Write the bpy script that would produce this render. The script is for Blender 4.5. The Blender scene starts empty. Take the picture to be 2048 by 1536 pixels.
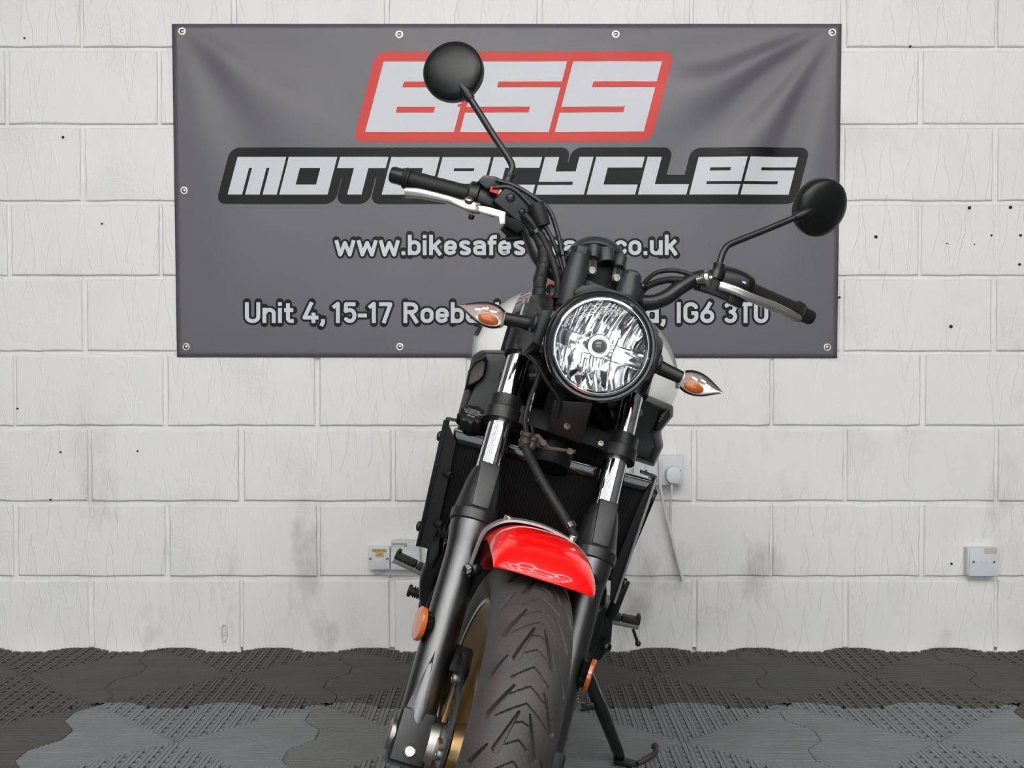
import bpy, bmesh, math, random
import numpy as np
from mathutils import Vector, Matrix
random.seed(7)
rng = np.random.default_rng(7)

# ------------------------------------------------------------------ camera, world, light
F = 2416.0                      # focal length in pixels of the 2048 px wide frame
YH = 715.0                      # horizon row
D = F / 660.0                   # camera to wall, metres
H = 582.0 / 660.0               # camera height
PITCH = math.atan((768 - YH) / F)
scene = bpy.context.scene
C = scene.collection
cam_data = bpy.data.cameras.new('camera')
cam = bpy.data.objects.new('camera', cam_data)
C.objects.link(cam)
cam.location = (0, -D, H)
cam.rotation_euler = (math.pi / 2 - PITCH, 0, 0)
cam_data.sensor_width = 36
cam_data.lens = F / 2048 * 36
cam_data.clip_start = 0.02
scene.camera = cam

world = bpy.data.worlds.new('world')
scene.world = world
world.use_nodes = True
world.node_tree.nodes['Background'].inputs[0].default_value = (0.90, 0.95, 1.0, 1)
world.node_tree.nodes['Background'].inputs[1].default_value = 2.7
scene.view_settings.view_transform = 'Standard'
scene.view_settings.look = 'None'
scene.view_settings.gamma = 1
scene.view_settings.use_curve_mapping = False
scene.view_settings.exposure = 0.0
LED_STRENGTH = 29.0

# ------------------------------------------------------------------ geometry of the view
CAM = np.array([0, -D, H])
FW = np.array([0, math.cos(PITCH), -math.sin(PITCH)])
UP = np.array([0, math.sin(PITCH), math.cos(PITCH)])
def ray(px, py):
    return FW + np.array([1., 0, 0]) * (px - 1024) / F + UP * (768 - py) / F
def W(px, py, y=0.0):           # point on the plane of the wall (or a plane parallel to it)
    d = ray(px, py)
    return CAM + d * ((y + D) / d[1])
# motorcycle: leaning on its side stand, bars turned a little
def Rx(a): c, s = math.cos(a), math.sin(a); return np.array([[1, 0, 0], [0, c, -s], [0, s, c]])
def Ry(a): c, s = math.cos(a), math.sin(a); return np.array([[c, 0, s], [0, 1, 0], [-s, 0, c]])
def Rz(a): c, s = math.cos(a), math.sin(a); return np.array([[c, -s, 0], [s, c, 0], [0, 0, 1]])
RAKE = math.radians(24.8)
RW = 0.30
BM = Rz(-0.0532) @ Ry(0.2570)
BT = np.array([-0.1352, -1.8881, 0.002])
AX = np.array([0, math.sin(RAKE), math.cos(RAKE)])
PIV = np.array([0, 0.035 * math.cos(RAKE), -0.035 * math.sin(RAKE)])
K_ = np.array([[0, -AX[2], AX[1]], [AX[2], 0, -AX[0]], [-AX[1], AX[0], 0]])
SM = np.eye(3) + math.sin(0.1503) * K_ + (1 - math.cos(0.1503)) * K_ @ K_
def s2b(P):                     # steering frame (origin at front axle) -> frame of the bike
    return (np.atleast_2d(P) - PIV) @ SM.T + PIV + np.array([0, 0, RW])
def B(px, py, v):               # pixel -> bike frame, at v metres behind the front contact point
    o = BM.T @ (CAM - BT); d = BM.T @ ray(px, py)
    return o + d * ((v - o[1]) / d[1])
def S(px, py, v):               # pixel -> steering frame, at v metres behind the front axle
    o = BM.T @ (CAM - BT) - np.array([0, 0, RW]) - PIV; d = BM.T @ ray(px, py)
    o = SM.T @ o + PIV; d = SM.T @ d
    return o + d * ((v - o[1]) / d[1])
def tubept(side, w, dv=0.0, dx=0.0):   # on the axis of a fork tube at height w above the axle
    return np.array([side * 0.0999 + dx, w * math.tan(RAKE) + dv, w])

# ------------------------------------------------------------------ materials
def nd(nt, t, **kw):
    n = nt.nodes.new(t)
    for k, v in kw.items(): setattr(n, k, v)
    return n
def mat(name, col, rough=0.5, metal=0.0, noise=0.0, nscale=40.0, bump=0.0, bscale=200.0, coat=0.0, emit=None, estr=0.0, spec=0.5, coords='Object'):
    m = bpy.data.materials.new(name); m.use_nodes = True
    nt = m.node_tree; b = nt.nodes['Principled BSDF']
    b.inputs['Base Color'].default_value = (*col, 1)
    b.inputs['Roughness'].default_value = rough
    b.inputs['Metallic'].default_value = metal
    b.inputs['Coat Weight'].default_value = coat
    b.inputs['Coat Roughness'].default_value = 0.04
    b.inputs['Specular IOR Level'].default_value = spec
    if emit:
        b.inputs['Emission Color'].default_value = (*emit, 1); b.inputs['Emission Strength'].default_value = estr
    tc = nd(nt, 'ShaderNodeTexCoord')
    if noise:
        n = nd(nt, 'ShaderNodeTexNoise'); n.inputs['Scale'].default_value = nscale; n.inputs['Detail'].default_value = 6
        nt.links.new(tc.outputs[coords], n.inputs['Vector'])
        mx = nd(nt, 'ShaderNodeMix', data_type='RGBA')
        mx.inputs[6].default_value = (*[c * (1 - noise) for c in col], 1)
        mx.inputs[7].default_value = (*[min(1, c * (1 + noise)) for c in col], 1)
        nt.links.new(n.outputs['Fac'], mx.inputs[0]); nt.links.new(mx.outputs[2], b.inputs['Base Color'])
    if bump:
        n = nd(nt, 'ShaderNodeTexNoise'); n.inputs['Scale'].default_value = bscale; n.inputs['Detail'].default_value = 4
        nt.links.new(tc.outputs[coords], n.inputs['Vector'])
        bp = nd(nt, 'ShaderNodeBump'); bp.inputs['Strength'].default_value = bump; bp.inputs['Distance'].default_value = 0.002
        nt.links.new(n.outputs['Fac'], bp.inputs['Height']); nt.links.new(bp.outputs[0], b.inputs['Normal'])
    return m
def glassmat(name, tint=(1, 1, 1), rough=0.02):
    m = bpy.data.materials.new(name); m.use_nodes = True; nt = m.node_tree
    for n in list(nt.nodes): nt.nodes.remove(n)
    o = nd(nt, 'ShaderNodeOutputMaterial'); mx = nd(nt, 'ShaderNodeMixShader')
    tr = nd(nt, 'ShaderNodeBsdfTransparent'); gl = nd(nt, 'ShaderNodeBsdfGlossy'); fr = nd(nt, 'ShaderNodeFresnel')
    tr.inputs[0].default_value = (*tint, 1); gl.inputs['Roughness'].default_value = rough; fr.inputs[0].default_value = 1.5
    nt.links.new(fr.outputs[0], mx.inputs[0]); nt.links.new(tr.outputs[0], mx.inputs[1]); nt.links.new(gl.outputs[0], mx.inputs[2])
    nt.links.new(mx.outputs[0], o.inputs[0])
    return m

def wall_paint():
    m = bpy.data.materials.new('painted_block'); m.use_nodes = True
    nt = m.node_tree; L = nt.links; b = nt.nodes['Principled BSDF']
    b.inputs['Roughness'].default_value = 0.55
    geo = nd(nt, 'ShaderNodeNewGeometry'); sep = nd(nt, 'ShaderNodeSeparateXYZ'); L.new(geo.outputs['Position'], sep.inputs[0])
    def math_(op, a, b_=None, c=None):
        n = nd(nt, 'ShaderNodeMath', operation=op)
        for i, v in enumerate((a, b_, c)):
            if v is None: continue
            if isinstance(v, (int, float)): n.inputs[i].default_value = v
            else: L.new(v, n.inputs[i])
        return n.outputs[0]
    def noise(scale, detail=4, vec=None, rough=0.5):
        n = nd(nt, 'ShaderNodeTexNoise'); n.inputs['Scale'].default_value = scale; n.inputs['Detail'].default_value = detail
        n.inputs['Roughness'].default_value = rough
        L.new(vec or geo.outputs['Position'], n.inputs['Vector']); return n.outputs['Fac']
    x, z = sep.outputs[0], sep.outputs[2]
    wob = noise(9, 3); wob2 = noise(3.1, 2)
    hs = []
    for per, hgt, off, th, amp, flip in ((0.081, 0.205, 0.0, 0.0017, 0.027, 1), (0.138, 0.165, 0.031, 0.0016, 0.024, 0)):
        zz = math_('ADD', math_('ADD', z, off * 3), math_('MULTIPLY', wob2, 0.16))
        fr_ = math_('FRACT', math_('DIVIDE', zz, hgt))
        if flip: fr_ = math_('SUBTRACT', 1.0, fr_)
        xx = math_('ADD', math_('ADD', x, off + 8.0), math_('MULTIPLY', wob, 0.045))
        dd = math_('ABSOLUTE', math_('SUBTRACT', math_('PINGPONG', xx, per * 0.5), math_('MULTIPLY', fr_, amp)))
        mr = nd(nt, 'ShaderNodeMapRange', interpolation_type='SMOOTHSTEP')
        L.new(dd, mr.inputs[0]); mr.inputs[1].default_value = 0.0; mr.inputs[2].default_value = th * 1.6
        mr.inputs[3].default_value = 1; mr.inputs[4].default_value = 0
        msk = nd(nt, 'ShaderNodeMapRange'); L.new(noise(2.0 + off * 30, 3), msk.inputs[0])
        msk.inputs[1].default_value = 0.40; msk.inputs[2].default_value = 0.56
        hs.append(math_('MULTIPLY', mr.outputs[0], msk.outputs[0]))
    lines = math_('ADD', hs[0], math_('MULTIPLY', hs[1], 0.8))
    fine = noise(160, 5, rough=0.6)
    rm = nd(nt, 'ShaderNodeMapRange'); L.new(noise(5.5, 3), rm.inputs[0]); rm.inputs[1].default_value = 0.55; rm.inputs[2].default_value = 0.66
    lump = math_('MULTIPLY', noise(90, 6, rough=0.7), math_('ADD', math_('MULTIPLY', rm.outputs[0], 1.6), 0.18))
    hsum = math_('ADD', math_('MULTIPLY', lines, 0.55), math_('ADD', math_('MULTIPLY', fine, 0.12), lump))
    hsum = math_('ADD', hsum, math_('MULTIPLY', noise(14, 4), 0.3))
    bp = nd(nt, 'ShaderNodeBump'); bp.inputs['Strength'].default_value = 0.75; bp.inputs['Distance'].default_value = 0.0024
    L.new(hsum, bp.inputs['Height']); L.new(bp.outputs[0], b.inputs['Normal'])
    # colour: white paint, faint scuffs low down, tiny specks
    mp = nd(nt, 'ShaderNodeMapping'); mp.inputs['Scale'].default_value = (1, 1, 0.55); L.new(geo.outputs['Position'], mp.inputs[0])
    sc = nd(nt, 'ShaderNodeMapRange'); L.new(noise(4.3, 7, mp.outputs[0], 0.62), sc.inputs[0]); sc.inputs[1].default_value = 0.56; sc.inputs[2].default_value = 0.80
    lowz = nd(nt, 'ShaderNodeMapRange'); L.new(z, lowz.inputs[0]); lowz.inputs[1].default_value = 0.75; lowz.inputs[2].default_value = 0.35
    lowz.inputs[3].default_value = 0.1; lowz.inputs[4].default_value = 0.75
    dirt = math_('MULTIPLY', sc.outputs[0], lowz.outputs[0])
    sp = nd(nt, 'ShaderNodeMapRange'); L.new(noise(38, 2), sp.inputs[0]); sp.inputs[1].default_value = 0.80; sp.inputs[2].default_value = 0.83
    dirt = math_('MINIMUM', math_('ADD', dirt, math_('MULTIPLY', sp.outputs[0], 0.7)), 1.0)
    mx = nd(nt, 'ShaderNodeMix', data_type='RGBA'); L.new(dirt, mx.inputs[0])
    mx.inputs[6].default_value = (0.80, 0.795, 0.775, 1); mx.inputs[7].default_value = (0.25, 0.24, 0.225, 1)
    L.new(mx.outputs[2], b.inputs['Base Color'])
    return m

M = dict(
    paint=wall_paint(),
    ceil=mat('ceiling_grey', (0.30, 0.30, 0.30), 0.8), dim=mat('dim_wall', (0.10, 0.10, 0.105), 0.8),
    banner=mat('banner_vinyl', (0.112, 0.107, 0.118), 0.42, bump=0.05, bscale=900),
    pr_red=mat('print_red', (0.62, 0.045, 0.035), 0.45, spec=.3), pr_black=mat('print_black', (0.004, 0.004, 0.0045), 0.45, spec=.2),
    pr_white=mat('print_white', (0.60, 0.61, 0.635), 0.45),
    eyelet=mat('eyelet_metal', (0.42, 0.40, 0.38), 0.3, 1.0),
    tile_d=mat('mat_charcoal', (0.064, 0.061, 0.059), 0.62, noise=0.25, nscale=9, coords='Object'),
    tile_l=mat('mat_bluegrey', (0.185, 0.197, 0.205), 0.6, noise=0.2, nscale=9),
    tile_m=mat('mat_midgrey', (0.150, 0.151, 0.148), 0.6, noise=0.22, nscale=9),
    tile_hole_shade=mat('mat_hole_shade', (0.003, 0.003, 0.003), 0.9, spec=.1),
    slab=mat('painted_slab', (0.72, 0.715, 0.70), 0.8),
    rubber=mat('tyre_rubber', (0.034, 0.031, 0.029), 0.58, noise=0.55, nscale=26, bump=0.25, bscale=260),
    gold=mat('rim_bronze', (0.36, 0.24, 0.11), 0.36, 0.85), rimlip=mat('rim_lip', (0.42, 0.40, 0.37), 0.3, 0.9),
    chrome=mat('chrome', (0.82, 0.83, 0.85), 0.06, 1.0),
    alu=mat('brushed_alu', (0.60, 0.585, 0.55), 0.28, 1.0, noise=0.12, nscale=60),
    steel=mat('steel', (0.30, 0.29, 0.275), 0.38, 1.0),
    silver_edge=mat('silver_edge', (0.5, 0.5, 0.5), 0.35, 0.8),
    blk=mat('black_plastic', (0.006, 0.0063, 0.0066), 0.36, bump=0.12, bscale=900, spec=.38),
    blk_gloss=mat('gloss_black', (0.006, 0.006, 0.007), 0.12, coat=0.6),
    blk_satin=mat('satin_black_metal', (0.014, 0.014, 0.015), 0.30, 0.2, bump=0.08, bscale=1500),
    slider=mat('fork_slider_black', (0.13, 0.13, 0.132), 0.30, 1.0, bump=0.15, bscale=1600),
    grey_pl=mat('grey_plastic', (0.020, 0.023, 0.0245), 0.42, spec=.4),
    rub=mat('soft_rubber', (0.009, 0.0093, 0.0096), 0.5, bump=0.2, bscale=500, spec=.3),
    dark=mat('engine_black', (0.004, 0.004, 0.0042), 0.5, spec=.2),
    core=mat('radiator_core', (0.004, 0.004, 0.004), 0.6, spec=.1), fin=mat('radiator_fin', (0.008, 0.0075, 0.007), 0.55, 0.0, spec=.1),
    red=mat('fender_red', (0.86, 0.002, 0.002), 0.35, coat=1.0, spec=.15), redp=mat('red_plastic', (0.62, 0.02, 0.025), 0.4),
    white=mat('tank_white', (0.78, 0.78, 0.77), 0.2, coat=0.7),
    glass=glassmat('clear_lens'), refl=mat('lamp_reflector', (0.80, 0.80, 0.80), 0.07, 1.0),
    amber=mat('amber_bulb', (0.85, 0.22, 0.02), 0.2, coat=0.5), amber_l=mat('amber_reflector', (0.50, 0.10, 0.012), 0.15, coat=1.0),
    bulb=mat('bulb_dark', (0.03, 0.018, 0.016), 0.06, 0.2, coat=1.0),
    box=mat('socket_plastic', (0.66, 0.68, 0.70), 0.35), box2=mat('socket_plastic_b', (0.60, 0.62, 0.62), 0.4),
    plug=mat('plug_plastic', (0.74, 0.75, 0.76), 0.35), cable=mat('white_cable', (0.70, 0.69, 0.66), 0.4),
    tape=mat('yellowed_tape', (0.62, 0.43, 0.19), 0.5), ink=mat('dark_ink', (0.06, 0.05, 0.05), 0.6), oldtape=mat('clear_old_tape', (0.52, 0.51, 0.45), 0.3),
    brown=mat('dull_bracket', (0.055, 0.042, 0.036), 0.5, 0.4), led=mat('led_tube', (1, 1, 1), 0.5, emit=(1.0, 0.985, 0.96), estr=LED_STRENGTH),
    sigback=mat('signal_silver', (0.72, 0.70, 0.68), 0.22, 0.55),
    pegm=mat('peg_metal', (0.16, 0.15, 0.14), 0.5, 0.3),
    txt=mat('pale_print', (0.5, 0.5, 0.52), 0.5), mesh=mat('wire_mesh', (0.30, 0.28, 0.25), 0.4, 0.7), hole=mat('hole_dark', (0.02, 0.018, 0.016), 0.9),
    amberpcb=mat('mirror_glass', (0.75, 0.78, 0.8), 0.03, 1.0), doorm=mat('door_frame_grey', (0.3, 0.3, 0.3), 0.6),
)

# ------------------------------------------------------------------ mesh helpers
def nrm(v):
    v = np.asarray(v, float); return v / (np.linalg.norm(v) + 1e-12)
def basis(axis, ref=None):
    a = nrm(axis)
    r = np.asarray(ref if ref is not None else ((0, 0, 1) if abs(a[2]) < 0.9 else (0, 1, 0)), float)
    u = nrm(np.cross(r, a)); v = np.cross(a, u)
    return u, v, a
def catmull(P, n=8):
    P = [np.asarray(p, float) for p in P]
    if len(P) < 3: return P
    Q = [2 * P[0] - P[1]] + P + [2 * P[-1] - P[-2]]
    out = []
    for i in range(1, len(Q) - 2):
        p0, p1, p2, p3 = Q[i - 1:i + 3]
        for k in range(n):
            t = k / n
            out.append(0.5 * (2 * p1 + (p2 - p0) * t + (2 * p0 - 5 * p1 + 4 * p2 - p3) * t * t + (3 * p1 - p0 - 3 * p2 + p3) * t ** 3))
    out.append(P[-1]); return out
class MB:
    def __init__(s): s.v = []; s.f = []; s.mi = []; s.cm = 0
    def add(s, vs, fs):
        o = len(s.v); s.v += [tuple(map(float, p)) for p in vs]; s.f += [tuple(i + o for i in f) for f in fs]; s.mi += [s.cm] * len(fs); return s
    def tube(s, P, r, n=12, smooth=0, cap=True, flat=1.0, ref=None):
        if smooth:
            k = len(P); P2 = catmull(P, smooth)
            if not np.isscalar(r): r = np.interp(np.linspace(0, k - 1, len(P2)), range(k), r)
            P = P2
        P = [np.asarray(p, float) for p in P]; m = len(P)
        rr = [r] * m if np.isscalar(r) else list(r)
        vs = []; u = None
        for i in range(m):
            t = nrm(P[min(i + 1, m - 1)] - P[max(i - 1, 0)])
            if u is None: u, w, _ = basis(t, ref)
            else:
                u = nrm(u - t * (u @ t)); 
            w = np.cross(t, u)
            for k in range(n):
                a = 2 * math.pi * k / n
                vs.append(P[i] + rr[i] * (math.cos(a) * u + flat * math.sin(a) * w))
        fs = [(i * n + k, i * n + (k + 1) % n, (i + 1) * n + (k + 1) % n, (i + 1) * n + k) for i in range(m - 1) for k in range(n)]
        if cap: fs += [tuple(range(n))[::-1], tuple(range((m - 1) * n, m * n))]
        return s.add(vs, fs)
    def lathe(s, O, A, prof, n=32, cap=True, arc=None, ref=None):   # prof: (t along the axis, radius)
        u, w, a = basis(A, ref); O = np.asarray(O, float); vs = []
        for t, r in prof:
            for k in range(n):
                g = 2 * math.pi * k / n
                vs.append(O + a * t + r * (math.cos(g) * u + math.sin(g) * w))
        m = len(prof)
        fs = [(i * n + k, i * n + (k + 1) % n, (i + 1) * n + (k + 1) % n, (i + 1) * n + k) for i in range(m - 1) for k in range(n)]
        if cap:
            if prof[0][1] > 1e-6: fs.append(tuple(range(n))[::-1])
            if prof[-1][1] > 1e-6: fs.append(tuple(range((m - 1) * n, m * n)))
        return s.add(vs, fs)
    def loft(s, rings, cap=True, closed=True):
        n = len(rings[0]); vs = [p for r in rings for p in r]; m = len(rings)
        kk = range(n) if closed else range(n - 1)
        fs = [(i * n + k, i * n + (k + 1) % n, (i + 1) * n + (k + 1) % n, (i + 1) * n + k) for i in range(m - 1) for k in kk]
        if cap and closed: fs += [tuple(range(n))[::-1], tuple(range((m - 1) * n, m * n))]
        return s.add(vs, fs)
    def box(s, c, size, ax=None):
        c = np.asarray(c, float); ax = np.eye(3) if ax is None else np.asarray([nrm(a) for a in ax])
        h = np.asarray(size) / 2
        vs = [c + sx * h[0] * ax[0] + sy * h[1] * ax[1] + sz * h[2] * ax[2] for sx in (-1, 1) for sy in (-1, 1) for sz in (-1, 1)]
        return s.add(vs, [(0, 1, 3, 2), (4, 6, 7, 5), (0, 4, 5, 1), (2, 3, 7, 6), (0, 2, 6, 4), (1, 5, 7, 3)])
    def prism(s, P, vec, vec0=(0, 0, 0)):     # polygon P swept by vec
        P = [np.asarray(p, float) + np.asarray(vec0, float) for p in P]; vec = np.asarray(vec, float); n = len(P)
        return s.loft([P, [p + vec for p in P]])
    def ball(s, c, r, n=16, m=10, ax=None):
        c = np.asarray(c, float); r = np.ones(3) * r if np.isscalar(r) else np.asarray(r)
        ax = np.eye(3) if ax is None else np.asarray([nrm(a) for a in ax]); rings = []
        for i in range(m + 1):
            t = math.pi * i / m; e = max(math.sin(t), 1e-3)
            rings.append([c + r[0] * e * math.cos(2 * math.pi * k / n) * ax[0] + r[1] * e * math.sin(2 * math.pi * k / n) * ax[1] + r[2] * math.cos(t) * ax[2] for k in range(n)])
        return s.loft(rings)
    def build(s, name, m, parent=None, frame='b', bevel=0.0, seg=2, smooth=35, recalc=True, **props):
        V = np.array(s.v)
        if frame == 's': V = s2b(V)
        me = bpy.data.meshes.new(name)
        me.from_pydata([tuple(p) for p in V], [], s.f)
        for mm in (m if isinstance(m, (list, tuple)) else [m]): me.materials.append(mm)
        if any(s.mi): me.polygons.foreach_set('material_index', s.mi)
        if bevel or recalc:
            bm = bmesh.new(); bm.from_mesh(me)
            if recalc: bmesh.ops.recalc_face_normals(bm, faces=bm.faces)
            if bevel:
                es = [e for e in bm.edges if len(e.link_faces) == 2 and e.calc_face_angle(0) > 0.5]
                bmesh.ops.bevel(bm, geom=es, offset=bevel, segments=seg, affect='EDGES', profile=0.6, clamp_overlap=True)
            bm.to_mesh(me); bm.free()
        if smooth:
            me.polygons.foreach_set('use_smooth', [True] * len(me.polygons))
            me.set_sharp_from_angle(angle=math.radians(smooth))
        o = bpy.data.objects.new(name, me); C.objects.link(o)
        if parent: o.parent = parent
        for k, v in props.items(): o[k] = v
        return o
def empty(name, loc=(0, 0, 0), **props):
    o = bpy.data.objects.new(name, None); C.objects.link(o); o.location = loc
    o.empty_display_size = 0.1
    for k, v in props.items(): o[k] = v
    return o
def rotaxis(axis, a):
    a_ = nrm(axis); K = np.array([[0, -a_[2], a_[1]], [a_[2], 0, -a_[0]], [-a_[1], a_[0], 0]])
    return np.eye(3) + math.sin(a) * K + (1 - math.cos(a)) * K @ K
def copy_child(o, parent, loc=None):
    c = o.copy(); C.objects.link(c); c.parent = parent
    if loc is not None: c.location = loc
    return c

# ================================================================== THE SETTING
ROOM_X, ROOM_Y, ROOM_Z = 3.9, -7.2, 3.1
# ---- floor: interlocking ribbed mats on a slab
floor = MB().box((0, (ROOM_Y + 0.1) / 2, -0.028), (2 * ROOM_X, -ROOM_Y + 0.1, 0.032)).build('floor', M['slab'], smooth=0, kind='structure', label='floor of interlocking ribbed charcoal and blue-grey mats', category='floor')
TS = 0.584
def edge(t):
    return 0.024 * max(-1, min(1, 1.35 * math.sin(4 * math.pi * t / TS + 0.5)))
def tile_mesh():
    mb = MB(); h = TS / 2; g = 0.0012
    def slab(x0, x1, y0, y1, z0, z1, e0=None, e1=None):   # raised bar; tops only plus sides
        vs = [(x0, y0[0], z1), (x1, y0[1], z1), (x1, y1[1], z1), (x0, y1[0], z1), (x0, y0[0], z0), (x1, y0[1], z0), (x1, y1[1], z0), (x0, y1[0], z0)]
        mb.add(vs, [(0, 1, 2, 3), (4, 5, 1, 0), (5, 6, 2, 1), (6, 7, 3, 2), (7, 4, 0, 3)])
    def xbar(y0, y1, x0, x1, z0, z1):
        vs = [(x0[0], y0, z1), (x1[0], y0, z1), (x1[1], y1, z1), (x0[1], y1, z1), (x0[0], y0, z0), (x1[0], y0, z0), (x1[1], y1, z0), (x0[1], y1, z0)]
        mb.add(vs, [(0, 1, 2, 3), (4, 5, 1, 0), (5, 6, 2, 1), (6, 7, 3, 2), (7, 4, 0, 3)])
    c = TS / 54
    for i in range(54):
        x0 = -h + i * c; xm = x0 + c / 2; w = 0.40 * c
        a, b = xm - w, xm + w
        for sgn in (-1, 1):
            inner = abs(xm)
            e = edge(xm)
            yo = sgn * (h - g) + e
            if abs(abs(xm) - h) < c * 0.3: continue
            if i % 3 == 1:
                y = inner
                while y < abs(yo) - 0.004:
                    y2 = min(y + 0.0165, abs(yo))
                    lo, hi = sorted((sgn * y, sgn * y2))
                    slab(a - .05 * c, b + .05 * c, (lo, lo), (hi, hi), -0.012, -0.0004)
                    y += 0.0324
            else:
                lo, hi = sorted((sgn * inner, yo))
                slab(a, b, (lo, lo), (hi, hi), -0.006, 0)
                y = inner + 0.004      # studs between the two ribs of a pair
                while i % 3 == 2 and y < abs(yo) - 0.006:
                    l2, h2 = sorted((sgn * y, sgn * (y + 0.006)))
                    slab(b, b + 0.22 * c, (l2, l2), (h2, h2), -0.006, -0.0015)
                    y += 0.012
    n = 56; cy = TS / n
    for j in range(n):
        y0 = -h + j * cy; ym = y0 + cy / 2; w = 0.36 * cy
        for sgn in (-1, 1):
            e = edge(ym); xo = sgn * (h - g) + e
            lo, hi = sorted((sgn * abs(ym), xo))
            xbar(ym - w, ym + w, (lo, lo), (hi, hi), -0.006, 0)
    # fill under the ribs (not under the holes)
    for sgn in (-1, 1):
        P = [(0, 0)] + [(sgn * (h - g) + edge(y), y) for y in np.linspace(-h, h, 25)]
        mb.add([(x, y, -0.0035) for x, y in P], [tuple(range(len(P)))[::int(sgn)]])
    for i in range(54):
        x0 = -h + i * c
        if i % 3 == 0:
            for sgn in (-1, 1):
                xa, xb = x0 - 0.85 * c, x0 + 0.85 * c
                m_ = max(abs(xa), abs(xb))
                yo = sgn * (h - g) + min(edge(xa), edge(xb)) if sgn > 0 else -(h - g) + max(edge(xa), edge(xb))
                if abs(yo) <= m_: continue
                lo, hi = sorted((sgn * m_, yo)); xa = max(xa, -h); xb = min(xb, h)
                mb.add([(xa, lo, -0.0030), (xb, lo, -0.0030), (xb, hi, -0.0030), (xa, hi, -0.0030)], [(0, 1, 2, 3)])
    mb.cm = 1
    mb.add([(-h, -h, -0.0115), (h, -h, -0.0115), (h, h, -0.0115), (-h, h, -0.0115)], [(0, 1, 2, 3)])  # black sheet: the shade inside the mat holes is put into its colour
    return mb
tm = tile_mesh()
tile0 = tm.build('floor_tile', [M['tile_d'], M['tile_hole_shade']], floor, smooth=0, recalc=False)
tile_meshes = {'d': tile0.data}
for k in 'lm':
    me = tile0.data.copy(); me.materials[0] = M['tile_' + k]; tile_meshes[k] = me
XC, YC = 0.397, -0.321
first = True
for r in range(9):
    for c in range(-6, 6):
        x = XC + c * TS; y = YC - r * TS
        if abs(x) > ROOM_X - 0.35 or y < ROOM_Y + 0.3: continue
        kind = 'd'
        if 1 <= r <= 3 and -2 <= c <= 1: kind = 'm' if (c == -1 and r == 1) else 'l'
        o = tile0 if first else tile0.copy()
        if not first: C.objects.link(o)
        first = False
        o.data = tile_meshes[kind]; o.parent = floor; o.location = (x, y, 0)
# ---- back wall: painted concrete blocks on a mortar backing
wall = MB().box((0, 0.055, ROOM_Z / 2), (2 * ROOM_X, 0.1, ROOM_Z)).build('wall_back', M['paint'], smooth=0, kind='structure', label='white painted concrete block wall with raked mortar joints', category='wall')
rows_px = [1297, 1156, 1005.5, 855, 706, 555, 405.5, 252, 98, -54]
rows_z = [W(1024, y)[2] for y in rows_px]
rows_z[0] = -0.022
while rows_z[-1] < ROOM_Z - 0.1: rows_z.append(min(rows_z[-1] + 0.229, ROOM_Z - 0.004))
PIT = 303.0 / 660
def block_mesh(w, h):
    mb = MB(); d = 0.012; y0, y1 = 0.0062, 0.0; nx = 10; nz = 5
    def jit(a): return (random.random() - 0.5) * a
    ring0 = []; ring1 = []; ring2 = []
    per = [(-1 + 2 * i / nx, -1) for i in range(nx)] + [(1, -1 + 2 * i / nz) for i in range(nz)] + [(1 - 2 * i / nx, 1) for i in range(nx)] + [(-1, 1 - 2 * i / nz) for i in range(nz)]
    for a, b in per:
        j = jit(0.0035)
        ring0.append((a * (w / 2 + 0.001), y0, b * (h / 2 + 0.001)))
        ring1.append((a * (w / 2 - 0.001 + j), 0.0016, b * (h / 2 - 0.001 + j)))
        ring2.append((a * (w / 2 - 0.0035 + j), 0.0, b * (h / 2 - 0.0035 + j)))
    n = len(per)
    vs = ring0 + ring1 + ring2
    fs = [(i, (i + 1) % n, n + (i + 1) % n, n + i) for i in range(n)] + [(n + i, n + (i + 1) % n, 2 * n + (i + 1) % n, 2 * n + i) for i in range(n)]
    fs.append(tuple(range(2 * n, 3 * n)))
    mb.add(vs, fs); return mb
JW = 0.014
cache = {}
for r in range(len(rows_z) - 1):
    z0, z1 = rows_z[r], rows_z[r + 1]
    if z1 - z0 < 0.05: continue
    hh = z1 - z0 - JW
    off = (169 if r % 2 == 0 else 20) + (9 if r < 4 else 0)
    for k in range(-6, 13):
        xa = (off + k * 303 - 1024) / 660 + (random.random() - 0.5) * 0.006; xb = xa + PIT
        if xa < -ROOM_X + 0.01 or xb > ROOM_X - 0.01: continue
        key = (round(hh, 3), random.randrange(3))
        if key not in cache:
            o = block_mesh(PIT - JW, hh).build('block', M['paint'], wall, smooth=12); cache[key] = o.data
        else:
            o = bpy.data.objects.new('block', cache[key]); C.objects.link(o); o.parent = wall
        o.location = ((xa + xb) / 2, -0.002 - random.random() * 0.0015, (z0 + z1) / 2)
# ---- drill holes and fixings left in the wall
holes = [(1938, 416, 5), (2020, 415, 5), (1751, 474, 5), (1982, 471, 3), (2040, 471, 4), (2038, 529, 4), (1901, 653, 5), (1678, 595, 4), (1820, 93, 3), (1893, 487, 2), (50, 77, 3), (127, 275, 4), (205, 448, 3), (36, 817, 3), (122, 904, 3), (276, 902, 3), (102, 999, 3), (1902, 1127, 3.5), (1948, 489, 2)]
for px, py, r in holes:
    p = W(px, py); q = r / 1.5 / 660
    MB().lathe((p[0], 0.004, p[2]), (0, -1, 0), [(0, q), (0.0098, q), (0.0102, q * 0.7)], 10).build('screw_hole_disc', M['hole'], wall, frame='w')  # raised disc, coloured dark for the shade inside a drill hole
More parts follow.
